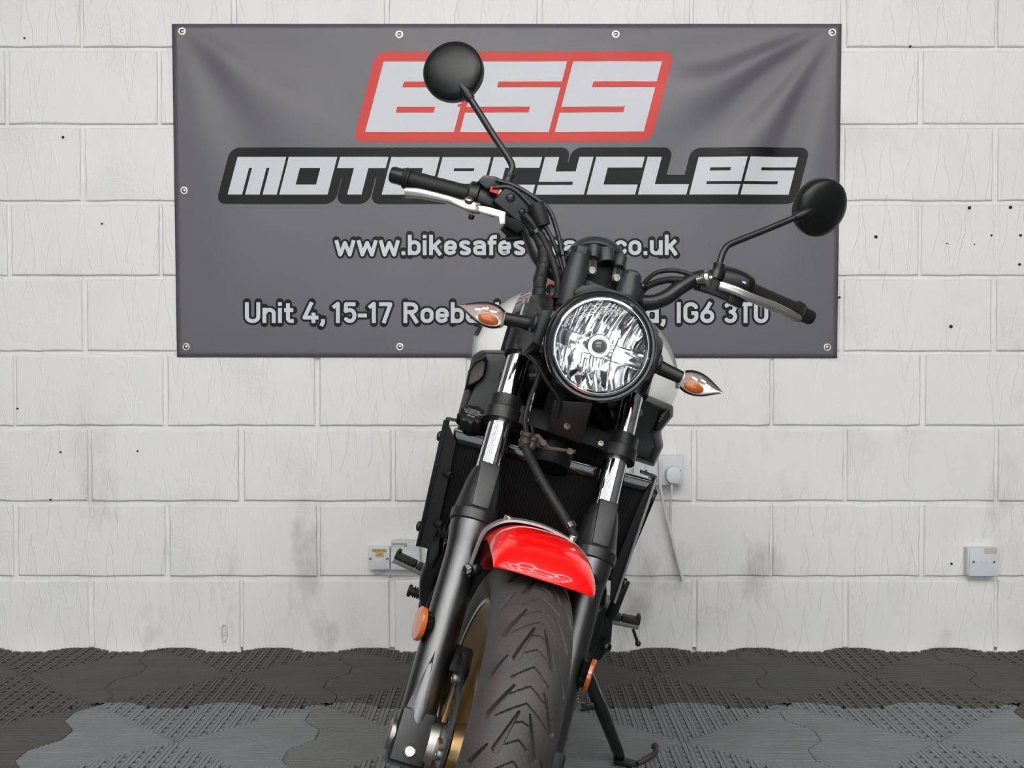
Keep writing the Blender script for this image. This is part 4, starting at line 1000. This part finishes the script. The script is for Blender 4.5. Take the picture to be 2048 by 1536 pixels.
# ---- cables -----------------------------------------------------
for nm, pts, r in (('wiring_sleeve', ((1050, 430, .36), (1068, 462, .352), (1085, 495, .345), (1088, 525, .335), (1080, 560, .32), (1078, 595, .30), (1076, 625, .285)), .0115),
                   ('throttle_cable', ((992, 360, .365), (1030, 372, .36), (1068, 395, .355), (1098, 420, .352), (1115, 465, .345), (1126, 515, .335), (1136, 560, .31), (1144, 590, .29)), .0042),
                   ('throttle_cable', ((985, 375, .36), (1020, 375, .355), (1050, 398, .352), (1082, 440, .35), (1105, 480, .345), (1120, 520, .34), (1134, 565, .32), (1146, 595, .30)), .0040),
                   ('brake_hose', ((1050, 430, .35), (1066, 448, .345), (1088, 482, .34), (1108, 530, .33), (1117, 570, .31), (1112, 600, .29)), .0070),
                   ('wire_branch', ((1088, 470, .36), (1065, 470, .37), (1040, 475, .375), (1012, 478, .38)), .0055),
                   ('clutch_cable', ((1400, 560, .36), (1375, 547, .36), (1345, 541, .358), (1312, 546, .35), (1288, 566, .33), (1274, 590, .30), (1268, 606, .28)), .0042),
                   ('switch_wire', ((1400, 572, .365), (1375, 562, .36), (1335, 560, .355), (1300, 570, .34), (1282, 585, .32), (1278, 608, .29)), .0062)):
    o = part(MB().tube([S(*p) for p in pts], r, 12, 7), nm, M['rub'] if r > .005 else M['blk_satin'], 's')
    if nm == 'wiring_sleeve':
        P = catmull([S(*p) for p in pts], 7)
        for i in range(3, len(P) - 2, 5):
            part(MB().lathe(P[i], P[i + 1] - P[i - 1], [(-.006, .0114), (-.005, .0121), (.005, .0121), (.006, .0114)], 14, cap=False), 'tape_wrap', M['rub'], 's', o)
part(MB().lathe(S(1079, 430, .345), nrm(S(1095, 480, .34) - S(1068, 400, .35)), [(-.02, .014), (.0, .015), (.02, .013)], 18), 'sleeve_joint', M['rub'], 's')
for px, py, v, r, dx, dy in ((1125, 506, .338, .0095, 6, 40), (1072, 462, .35, .0155, 12, 24), (1396, 560, .362, .012, -20, -8), (1283, 572, .33, .013, -14, 22)):
    a = S(px, py, v); d = S(px + dx, py + dy, v) - a
    part(MB().lathe(a, d, [(-.003, r), (.003, r)], 16), 'cable_tie', M['blk_gloss'], 's')
tag_o = part(MB().prism([B(1092, 572, .47), B(1098, 565, .47), B(1128, 562, .47), B(1131, 585, .47), B(1122, 600, .47), B(1096, 596, .47)], Y_ * .02), 'ignition_tag', M['redp'], 'b', bevel=.004, label='red plastic tag by the ignition')
part(MB().lathe(B(1103, 580, .465), FWD, [(0, .010), (.004, .010), (.004, .006), (0, .006)], 20), 'tag_ring', M['blk_gloss'], 'b', tag_o)

# ---- front fender ----------------------------------------------
def fsec(a0, sweep, rc, hw, drop, n=28):
    P = []
    for k in range(n + 1):
        t = -1 + 2 * k / n; g = t * math.pi / 2
        x = hw * math.copysign(abs(math.sin(g)) ** .92, g)
        r = rc - drop * (1 - math.cos(g)) ** 1.15
        a = math.radians(a0 + sweep * t * t)
        P.append(np.array([x, -r * math.cos(a), r * math.sin(a)]))
    return P
FA = [(71.4, 3.9, .3165, .0748, .0145), (72.4, 3.4, .3225, .0755, .018), (74.5, 2.6, .330, .0765, .024), (78, 1.4, .3385, .0775, .033), (83, .4, .3450, .0785, .041), (90, 0, .3495, .079, .046), (97, 0, .351, .079, .046), (104, 0, .351, .079, .040), (112, 0, .350, .078, .035), (122, 0, .348, .076, .032), (132, 0, .345, .073, .030), (138, 0, .342, .070, .028)]
mb = MB(); mb.loft([fsec(*f) for f in FA], cap=False, closed=False)
fender = part(mb, 'front_fender', M['red'], 's', smooth=50, label='glossy red front fender')
so = fender.modifiers.new('thick', 'SOLIDIFY'); so.thickness = .0028; so.offset = -1
ss = fender.modifiers.new('sub', 'SUBSURF'); ss.levels = 1; ss.render_levels = 2
# silver bracket over it
bp_ = [(937, 1150, .085), (941, 1130, .083), (952, 1100, .078), (965, 1069, .07), (980, 1053, .065), (1010, 1041, .06), (1045, 1042, .06), (1090, 1054, .06), (1135, 1077, .06), (1165, 1105, .06), (1181, 1130, .06), (1183, 1152, .06)]
P = catmull([S(*p) for p in bp_], 4)
rings = []
for i, p in enumerate(P):
    t = nrm(P[min(i + 1, len(P) - 1)] - P[max(i - 1, 0)]); n_ = nrm(np.cross(t, Y_))
    rings.append([p + n_ * .0018 - Y_ * .009, p + n_ * .0018 + Y_ * .011, p - n_ * .0018 + Y_ * .011, p - n_ * .0018 - Y_ * .009])
fb = part(MB().loft(rings), 'fender_bracket', M['silver_edge'], 's', label='grey metal strap over the fender')
for px, py in ((1016, 1036), (1146, 1075)): part(MB().lathe(S(px, py, .06), nrm((0, -.2, 1)), [(-.004, .0062), (.003, .0062), (.004, .005)], 8), 'strap_bolt', M['alu'], 's', fb)
for sg, px, py, v in ((-1, 936, 1139, .075), (1, 1186, 1160, .055)):
    part(MB().lathe(S(px, py, v), (sg * .35, -.94, .2), [(-.012, .009), (.003, .009), (.006, .007), (.007, .0)], 18), 'strap_pivot', M['blk_gloss'], 's', fb)
    part(MB().ball(S(950 if sg < 0 else 1176, 1138 if sg < 0 else 1165, .08), .011, 16, 10), 'strap_rubber', M['blk'], 's', fb)
# amber side reflectors on their brackets
for sg in (-1, 1):
    c = np.array([sg * .136, .06, .153]); a = nrm((sg * .975, -.22, 0.0))
    rf = part(MB().lathe(c - a * .014, a, [(0, .021), (.010, .023), (.011, .026)], 36), 'reflector_housing', M['blk_gloss'], 's')
    part(MB().lathe(c - a * .003, a, [(0, .0262), (.005, .0262), (.007, .0245), (.0078, .012), (.008, 0)], 36), 'side_reflector', M['amber_l'], 's', rf, label='round amber side reflector')
    part(MB().box((sg * .120, .065, .13), (.006, .014, .075), (X_, -AXF, AXU)), 'reflector_stay', M['alu'], 's', rf)

# ---- radiator ---------------------------------------------------
RV = .285
rad = part(MB().prism([B(905, 872, RV), B(1316, 985, RV), B(1243, 1160, RV), B(863, 1062, RV)], Y_ * .03), 'radiator', M['core'], 'b', bevel=.003)
rc = [B(912, 890, RV - .001), B(1304, 992, RV - .001), B(1240, 1148, RV - .001), B(870, 1052, RV - .001)]
mb = MB(); NF = 62
for i in range(NF):
    u = (i + .5) / NF; a = rc[0] + (rc[1] - rc[0]) * u; b = rc[3] + (rc[2] - rc[3]) * u
    mb.box((a + b) / 2, (.0018, .003, np.linalg.norm(a - b)), (X_, Y_, a - b))
part(mb, 'radiator_fins', M['fin'], 'b', rad, smooth=0, kind='stuff')
tank = part(MB().prism([B(908, 855, RV), B(1000, 880, RV), B(1310, 962, RV), B(1318, 990, RV), B(905, 885, RV)], Y_ * .04, -Y_ * .01), 'radiator_tank', M['blk_gloss'], 'b', rad, bevel=.006)
part(MB().prism([B(862, 1052, RV), B(1242, 1150, RV), B(1238, 1165, RV), B(860, 1068, RV)], Y_ * .04, -Y_ * .008), 'radiator_bottom_rail', M['dark'], 'b', rad, bevel=.003)
for i in range(7): part(MB().box(B(880 + i * 9, 1052 + i * 2.4, RV - .012), (.004, .006, .012)), 'rail_tooth', M['blk'], 'b', rad)
for sg, top, topin, bot, botin, bl in ((-1, (890, 840), (905, 843), (834, 1092), (858, 1098), ((879, 872), (838, 1052))), (1, (1313, 958), (1297, 950), (1229, 1206), (1222, 1200), ((1305, 994), (1249, 1166)))):
    if sg < 0: P = [B(887, 842, .262), B(893, 836, .262), B(838, 1050, .262), B(832, 1092, .262), B(846, 1098, .262), B(850, 1070, .262)]
    a0, a1 = B(*top, .262), B(*bot, .262)
    al_ = nrm(a1 - a0)
    g_ = part(MB().prism([a0, a0 + Y_ * .055, a1 + Y_ * .055 - al_ * .02, a1 + Y_ * .03, a1], X_ * -sg * .0035), 'radiator_guard', M['blk'], 'b', bevel=.001)
    part(MB().prism([B(px, py, .268) for px, py in (((890, 840), (896, 846), (912, 885), (874, 1062), (858, 1098), (834, 1092)) if sg < 0 else ((1312, 958), (1302, 968), (1286, 990), (1222, 1150), (1220, 1200), (1229, 1206)))], Y_ * .003), 'guard_front_flange', M['dark'], 'b', g_)
    part(MB().tube([a0 - Y_ * .001, a1 - Y_ * .001], .0022, 8), 'guard_edge', M['blk_satin'] if sg < 0 else M['silver_edge'], 'b', g_)
    part(MB().prism([a0 + Y_ * .004, a0 + Y_ * .03, a0 + Y_ * .03 - X_ * sg * .028 + Z_ * .002, a0 + Y_ * .004 - X_ * sg * .028 + Z_ * .002], Z_ * .004), 'guard_tab', M['blk'], 'b', g_)
    for px, py in bl: part(MB().ball(B(px, py, .268), (.005, .009, .009), 14, 8), 'guard_bolt', M['blk_satin'], 'b', g_)
for px, py in ((890, 945), (872, 1045)): bolt(B(px, py, .27), nrm((.7, -.7, 0)), .007, .018, 'radiator_mount', rad, 'b', M['blk_satin'])
# filler cap
cc = B(944, 832, .262); ca = nrm((-.05, -.60, .80)); cc = cc - ca * .004
mb = MB(); rings = []
for t, r, w in ((-.03, .013, 0), (-.012, .014, 0), (-.012, .0235, .002), (.006, .0235, .002), (.009, .0215, .0015), (.010, .0195, 0), (.010, .001, 0)):
    u, v_, a_ = basis(ca)
    rings.append([cc + ca * t + (r + w * math.cos(9 * 2 * math.pi * k / 54)) * (math.cos(2 * math.pi * k / 54) * u + math.sin(2 * math.pi * k / 54) * v_) for k in range(54)])
cap_o = part(MB().loft(rings), 'radiator_cap', M['blk'], 'b', smooth=40)
u = nrm(np.cross(ca, Y_)); u = u * (1 if u[0] > 0 else -1); v_ = np.cross(ca, u); v_ = v_ * (1 if v_[2] > 0 else -1)
u2 = nrm(u * .98 + v_ * -.2); v2 = np.cross(ca, u2); v2 *= 1 if v2[2] > 0 else -1
for i, (s_, o_) in enumerate((('CAUTION', .008), ('DO NOT OPEN', .003), ('WHEN HOT', -.002), ('108 kPa', -.008))):
    Vt, Ft = text_mesh(s_, 0.0, .0048); w = Vt[:, 0].max()
    part(MB().add([cc + ca * .0104 + u2 * (p[0] - w / 2) + v2 * (o_ + p[1] - .0015) for p in Vt], Ft), 'cap_print', M['txt'], 'b', cap_o, smooth=0)
part(MB().tube([B(960, 845, .30), B(1000, 860, .31), B(1060, 850, .36)], .014, 14, 5), 'coolant_hose', M['rub'], 'b')

# ---- side scoops ------------------------------------------------
def scoop(out, vb, inn, vf, name, lab):
    A = [B(px, py, vb) for px, py in out]; Bq = [B(px, py, v) for px, py, v in inn]
    mid = [(a * .35 + b * .65) + np.array([np.sign(a[0]) * .006, 0, .0]) for a, b in zip(A, Bq)]
    back = [a + Y_ * .08 + np.array([-np.sign(a[0]) * .02, 0, 0]) for a in A]
    return part(MB().loft([back, A, mid, Bq]), name, M['blk'], 'b', bevel=.004, seg=3, smooth=40, label=lab)
scL = scoop([(962, 700), (944, 712), (934, 760), (917, 822), (914, 872), (1000, 872), (1030, 760), (1032, 700)], .40,
            [(975, 706, .352), (960, 716, .352), (952, 765, .345), (932, 815, .335), (925, 850, .33), (1000, 850, .33), (1022, 760, .345), (1026, 708, .352)], 0, 'air_scoop', 'black plastic air scoop with wire mesh')
# framed mesh opening
fr = [(941, 742), (950, 727), (967, 719), (970, 727), (966, 750), (957, 760), (935, 772)]
mb = MB(); Pf = [B(px, py, .336) for px, py in fr]; cen = sum(Pf) / len(Pf)
rings = [[cen + (p - cen) * k + np.array([0, dv, 0]) for p in Pf] for k, dv in ((1.32, .02), (1.30, -.004), (1.12, -.008), (1.0, -.004), (.98, .012))]
opn = part(MB().loft(rings, cap=False), 'scoop_frame', M['blk'], 'b', scL, smooth=40)
part(MB().add([cen + (p - cen) * 1.0 + np.array([0, .010, 0]) for p in Pf], [tuple(range(len(Pf)))]), 'scoop_dark', M['dark'], 'b', scL, smooth=0)
mb = MB()
xs = [p[0] for p in Pf]; zs = [p[2] for p in Pf]
def inside(x, z):
    c_ = False; n = len(Pf); j = n - 1
    for i in range(n):
        xi, zi, xj, zj = xs[i], zs[i], xs[j], zs[j]
        if (zi > z) != (zj > z) and x < (xj - xi) * (z - zi) / (zj - zi) + xi: c_ = not c_
        j = i
    return c_
for dirn in (1, -1):
    for k in range(-14, 15):
        run = []
        for t in np.linspace(-.05, .05, 100):
            x = cen[0] + t * .707 + k * .0028 * dirn * .9; z = cen[2] + t * .707 * dirn + 0 * k
            if inside(x, z): run.append((x, cen[1] + .002, z))
        if len(run) > 2: mb.tube([run[0], run[-1]], .0005, 4)
part(mb, 'scoop_mesh', M['mesh'], 'b', scL, smooth=0, kind='stuff')
bolt(B(1008, 748, .338), FWD, .007, .003, 'scoop_screw', scL, 'b', M['blk_satin'])
scR = scoop([(1262, 780), (1300, 792), (1347, 812), (1347, 832), (1322, 862), (1327, 893), (1308, 934), (1250, 915)], .42,
            [(1265, 792, .352), (1296, 802, .352), (1322, 815, .36), (1315, 835, .362), (1303, 866, .36), (1312, 893, .36), (1296, 922, .36), (1252, 905, .35)], 0, 'air_scoop', 'black plastic air scoop with dark vent')
part(MB().prism([B(1338, 820, .378), B(1340, 832, .378), B(1322, 855, .372), B(1312, 862, .37), B(1316, 842, .372), B(1325, 824, .375)], Y_ * .03, -Y_ * .012), 'scoop_vent', M['dark'], 'b', scR)
for k in range(5): part(MB().tube([B(1336 - k * 5, 820 + k * 8, .362), B(1322 - k * 2.5, 832 + k * 6, .358)], .0011, 6), 'vent_wire', M['blk_satin'], 'b', scR)
bolt(B(1279, 827, .352), FWD, .008, .003, 'scoop_screw', scR, 'b', M['blk_satin'])

# ---- fuel tank --------------------------------------------------
def tsec(y, hw, zt, zb, n=40):
    P = []
    for k in range(n):
        a = 2 * math.pi * k / n; ca, sa = math.cos(a), math.sin(a)
        e = .72
        x = hw * math.copysign(abs(ca) ** e, ca); z = (zt + zb) / 2 + (zt - zb) / 2 * math.copysign(abs(sa) ** .85, sa)
        x *= 1.0 - .22 * max(0, sa)
        P.append(np.array([x, y, z]))
    return P
TSX = [(.40, .10, .93, .82), (.43, .150, .97, .80), (.48, .185, 1.005, .785), (.56, .203, 1.03, .775), (.66, .205, 1.045, .775), (.76, .190, 1.04, .775), (.86, .155, 1.0, .78), (.94, .115, .93, .79), (.97, .09, .90, .80)]
secs = [tsec(*t) for t in TSX]
# refine along the length
S2 = []
for k in range(40): S2.append(catmull([s[k] for s in secs], 5))
rings = [[S2[k][i] for k in range(40)] for i in range(len(S2[0]))]
full = MB().loft(rings)
from mathutils.bvhtree import BVHTree
tank_bvh = BVHTree.FromPolygons([Vector(v) for v in full.v], full.f)
def side_x(y, z, sg):
    h = tank_bvh.ray_cast(Vector((sg * .5, y, z)), Vector((-sg, 0, 0)))
    return abs(h[0].x) if h[0] else .19
def tank_part(planes, name, m, lab):
    mb = MB(); mb.v = list(full.v); mb.f = list(full.f); mb.mi = [0] * len(full.f)
    o = part(mb, name, m, 'b', smooth=60, label=lab)
    bm = bmesh.new(); bm.from_mesh(o.data)
    for co, no in planes:
        bmesh.ops.bisect_plane(bm, geom=bm.verts[:] + bm.edges[:] + bm.faces[:], plane_co=co, plane_no=no, clear_outer=True)
    bm.to_mesh(o.data); bm.free(); o.data.polygons.foreach_set('use_smooth', [True] * len(o.data.polygons))
    return o
tk = tank_part([((.138, 0, 0), (1, 0, 0)), ((-.138, 0, 0), (-1, 0, 0))], 'fuel_tank', M['blk_gloss'], 'black centre of the fuel tank')
for sg in (-1, 1):
    tp_ = tank_part([((sg * .138, 0, 0), (-sg, 0, 0))], 'tank_side_cover', M['white'], 'white fuel tank side')
    # maker's lettering along the side
    Vt, Ft = text_mesh('YAMAHA', 0.004, .042, 1.05); w = Vt[:, 0].max()
    vs = []
    for p in Vt:
        yy = (.50 + p[0]) if sg > 0 else (.50 + w - p[0]); zz = .905 + p[1]
        vs.append((sg * (side_x(yy, zz, sg) + .0012), yy, zz))
    part(MB().add(vs, Ft), 'tank_lettering', M['pr_black'], 'b', tp_, smooth=0)
part(MB().lathe((0, .62, 1.04), (0, 0, 1), [(-.01, .038), (.008, .038), (.010, .034), (.010, 0)], 32), 'filler_cap', M['steel'], 'b', tk)

# ---- engine, frame and the rest behind the front end ------------
eng = part(MB().box((0, .56, .45), (.25, .30, .22), (X_, nrm((0, 1, .25)), nrm((0, -.25, 1)))), 'engine_block', M['dark'], 'b', bevel=.02)
part(MB().box((0, .47, .60), (.24, .17, .16), (X_, nrm((0, 1, -.5)), nrm((0, .5, 1)))), 'cylinder_head', M['dark'], 'b', eng, bevel=.012)
for i in range(5): part(MB().box((0, .455 - i * .004, .53 + i * .022), (.262, .16, .006), (X_, nrm((0, 1, -.5)), nrm((0, .5, 1)))), 'cooling_fin', M['dark'], 'b', eng)
for sg, x, y, z, r in ((-1, .135, .66, .42, .085), (-1, .130, .52, .44, .065), (1, .135, .55, .42, .075), (1, .13, .70, .41, .06)):
    c = part(MB().lathe((sg * x, y, z), X_ * sg, [(-.03, r), (.022, r), (.034, r * .92), (.040, r * .75), (.042, 0)], 32), 'engine_cover', M['blk'], 'b', eng, smooth=40)
    for k in range(5):
        a = 2 * math.pi * k / 5; bolt(np.array([sg * (x + .022), y + r * .93 * math.cos(a), z + r * .93 * math.sin(a)]), X_ * sg, .006, .008, 'cover_bolt', c, 'b', M['blk_satin'])
part(MB().box((0, .60, .285), (.20, .26, .12)), 'sump', M['dark'], 'b', eng, bevel=.02)
for sg in (-1, 1):
    part(MB().tube([(sg * .055, .40, .62), (sg * .060, .345, .56), (sg * .060, .335, .46), (sg * .055, .36, .36), (sg * .045, .44, .27), (sg * .03, .56, .235)], .020, 18, 6), 'exhaust_header', M['dark'], 'b')
    part(MB().tube([(sg * .03, .36, .86), (sg * .10, .48, .78), (sg * .145, .66, .62), (sg * .14, .84, .46), (sg * .12, .90, .40)], .019, 14, 6), 'frame_tube', M['dark'], 'b')
    part(MB().tube([(sg * .12, .80, .68), (sg * .11, 1.05, .76), (sg * .09, 1.40, .84)], .014, 12, 6), 'subframe_tube', M['dark'], 'b')
    part(MB().loft([[np.array([sg * (.10 + dx), y, z + dz]) for dx, dz in ((-.012, -h), (.014, -h), (.014, h), (-.012, h))] for y, z, h in ((.88, .41, .035), (1.1, .38, .030), (1.43, .315, .022))]), 'swingarm', M['blk_satin'], 'b', bevel=.006)
part(MB().tube([PIV + (0, .0, RW) + AX * .48, PIV + (0, 0, RW) + AX * .70], .034, 24), 'head_tube', M['dark'], 'b')
part(MB().loft([[np.array([x, y, z + dz]) for x, dz in ((-w, 0), (-w * .8, h), (w * .8, h), (w, 0), (w * .8, -.03), (-w * .8, -.03))] for y, w, z, h in ((.93, .09, .83, .03), (1.02, .125, .815, .035), (1.16, .14, .82, .035), (1.32, .125, .84, .04), (1.47, .09, .86, .035), (1.52, .06, .865, .02))]), 'seat', M['rub'], 'b', bevel=.012)
part(MB().lathe((0, 1.50, .80), (0, 1, 0), [(-.05, .05), (.0, .055), (.02, .05), (.025, 0)], 28), 'tail_light', M['redp'], 'b')
part(MB().loft([[np.array([x, y, z]) + (0, 0, dz) for x, dz in ((-.09, -.02), (-.08, .01), (.08, .01), (.09, -.02))] for y, z in ((1.05, .66), (1.22, .68), (1.40, .69), (1.55, .67))]), 'rear_mudguard', M['blk'], 'b', bevel=.006)
# rear wheel
RR = .315
rp = [(-.060, .225), (-.082, .245)] + [(.089 * math.sin(t), RR - .055 * (1 - math.cos(t))) for t in np.radians(np.linspace(-85, 85, 25))] + [(.082, .245), (.060, .225)]
part(MB().lathe((0, 1.39, RR), X_, [(x, r) for x, r in rp], 96, cap=False), 'rear_tyre', M['rubber'], 'b', smooth=40, label='black rear tyre')
wheel('rear_wheel', (0, 1.39, RR), RR, .070, 'b')
part(MB().tube([(-.13, 1.39, RR), (.13, 1.39, RR)], .012, 16), 'rear_axle', M['steel'], 'b')
part(MB().lathe((.095, 1.39, RR), X_, [(0, .045), (0, .10), (.006, .10), (.006, .045)], 44), 'rear_sprocket', M['steel'], 'b')
ch = MB()
for z0, z1 in ((.46, RR + .10), (.35, RR - .10)): ch.box((.098, 1.1, (z0 + z1) / 2), (.010, .58, .012), (X_, nrm((0, .58, z1 - z0)), nrm((0, -(z1 - z0), .58))))
part(ch, 'drive_chain', M['dark'], 'b')
part(MB().lathe((-.10, .72, .22), nrm((0, 1, .15)), [(0, .03), (.02, .055), (.20, .060), (.30, .05), (.36, .03), (.36, .022), (.30, .02)], 28), 'silencer', M['blk_satin'], 'b')
# black hose/cover bulging out on one side, coolant reservoir
part(MB().tube([B(*p) for p in ((906, 1108, .42), (884, 1124, .43), (866, 1150, .44), (862, 1190, .45), (866, 1235, .46), (874, 1262, .47))], [.024, .024, .023, .022, .018, .014], 18, 5), 'water_pipe', M['blk'], 'b')
part(MB().prism([B(866, 1060, .33), B(885, 1065, .33), B(880, 1110, .33), B(864, 1142, .33), B(849, 1130, .33), B(856, 1085, .33)], Y_ * .05), 'coolant_reservoir', M['blk'], 'b', bevel=.008, seg=3)
part(MB().tube([B(878, 1165, .40), B(862, 1195, .40), B(850, 1225, .40), B(838, 1250, .42)], .0035, 8, 5), 'overflow_hose', M['rub'], 'b')
part(MB().tube([B(1250, 1160, .36), B(1236, 1195, .36), B(1222, 1232, .38)], .010, 10, 5), 'radiator_hose', M['rub'], 'b')
# horn-like cover low on the other side
part(MB().prism([B(1185, 1205, .50), B(1228, 1215, .50), B(1222, 1290, .52), B(1200, 1325, .52), B(1175, 1325, .52)], Y_ * .12), 'sprocket_cover', M['blk'], 'b', bevel=.01, seg=3)
bolt(B(1208, 1292, .50), nrm((.8, -.6, 0)), .011, .012, 'cover_bolt', eng, 'b', M['blk_satin'])
part(MB().prism([B(1168, 1170, .42), B(1215, 1178, .42), B(1210, 1215, .42), B(1165, 1210, .42)], Y_ * .08), 'regulator', M['dark'], 'b', bevel=.006)

part(MB().box((0, .66, .72), (.25, .40, .17)), 'air_box', M['dark'], 'b', bevel=.02)
# ---- footpegs, pedals, stand -----------------------------------
for sg, o_, i_ in ((-1, (791, 1113), (874, 1152)), (1, (1278, 1246), (1206, 1231))):
    a, b = B(*i_, .80), B(*o_, .80); u = nrm(b - a); n_ = nrm(np.cross(u, Y_)); n_ *= 1 if n_[2] > 0 else -1; Lp = np.linalg.norm(b - a)
    peg = part(MB().box((a + b) / 2 - n_ * .006, (Lp, .030, .012), (u, Y_, n_)), 'footpeg', M['pegm'], 'b', bevel=.003)
    for k in range(2): part(MB().box(a + u * Lp * (.25 + .5 * k) + n_ * .004, (Lp * .48, .034, .013), (u, Y_, n_)), 'peg_rubber', M['rub'], 'b', peg, bevel=.003)
    part(MB().box(b - u * .003 + n_ * .008, (.008, .034, .020), (u, Y_, n_)), 'peg_lip', M['rub'], 'b', peg, bevel=.003)
    part(MB().box(a - u * .012 - n_ * .003, (.034, .036, .03), (u, Y_, n_)), 'peg_hinge', M['pegm'] if sg > 0 else M['dark'], 'b', peg, bevel=.004)
    part(MB().loft([[np.array([sg * x, y, z]) for x, y, z in ((.115, y0, z0 + .02), (.145, y0, z0 + .02), (.145, y0, z0 - .02), (.115, y0, z0 - .02))] for y0, z0 in ((.78, .43), (.84, .42), (.95, .46))]), 'peg_plate', M['blk'], 'b', peg, bevel=.004)
    if sg > 0:
        e, f_ = B(1266, 1258, .80), B(1276, 1287, .80)
        part(MB().tube([e, f_], .0035, 10), 'peg_feeler', M['blk_satin'], 'b', peg); part(MB().ball(f_, .0065, 14, 8), 'feeler_tip', M['blk_satin'], 'b', peg)
a, b = B(852, 1192, .62), B(816, 1180, .62); u = nrm(b - a)
pr = []
Lq = np.linalg.norm(b - a)
for i in range(6): pr += [(Lq * i / 8, .0085), (Lq * i / 8 + .0005, .0115), (Lq * (i + .6) / 8, .0115), (Lq * (i + .62) / 8, .0085)]
pr += [(Lq * .8, .0085), (Lq * .82, .0125), (Lq * .97, .0125), (Lq, .008)]
ped = part(MB().lathe(a, u, pr, 18), 'brake_pedal_rubber', M['rub'], 'b')
part(MB().tube([a, B(846, 1215, .64), B(856, 1250, .70), (-.15, .85, .40)], [.008, .010, .010, .010], 10, 4), 'brake_pedal_arm', M['blk_satin'], 'b', ped)
# side stand: down to the mat
p0 = B(1165, 1325, .80)
def G_(px, py):
    d = ray(px, py); g = CAM + d * ((.004 - CAM[2]) / d[2]); return BM.T @ (g - BT)
f0, f1 = G_(1236, 1524), G_(1310, 1513)
up_b = BM.T @ Z_
kn = B(1195, 1400, .815)
st = part(MB().tube([p0, kn, f0 + up_b * .022, f0 + up_b * .010], [.0135, .0145, .0125, .011], 16, 5), 'side_stand', M['blk_gloss'], 'b', label='black side stand resting on the mat')
part(MB().prism([f0 + X_ * -.01 - Y_ * .02 , f0 + X_ * .045 - Y_ * .022, f0 + X_ * .05 + Y_ * .022, f0 + X_ * -.01 + Y_ * .02], up_b * .008), 'stand_foot', M['dark'], 'b', st, bevel=.002)
q0 = f0 + up_b * .008 + X_ * .045
part(MB().tube([q0, q0 + (f1 - f0) * .45 + up_b * .018, f1 + up_b * .022], [.006, .006, .0055], 10, 4), 'stand_tang', M['brown'], 'b', st)
part(MB().ball(f1 + up_b * .022, .0085, 12, 8), 'tang_tip', M['brown'], 'b', st)
sp0, sp1 = B(1150, 1360, .80), B(1160, 1415, .80)
sp = []
for k in range(140):
    t = k / 139; a = t * 2 * math.pi * 9
    sp.append(sp0 + (sp1 - sp0) * t + X_ * .0085 * math.cos(a) + Y_ * .0085 * math.sin(a))
part(MB().tube(sp, .0016, 6), 'stand_spring', M['steel'], 'b', st)
part(MB().prism([B(1160, 1410, .80), B(1188, 1405, .80), B(1190, 1420, .80), B(1162, 1424, .80)], Y_ * .008), 'spring_lug', M['blk_satin'], 'b', st, bevel=.002)
part(MB().box(p0 + (0, 0, .03), (.04, .05, .09)), 'stand_mount', M['dark'], 'b', st, bevel=.008)
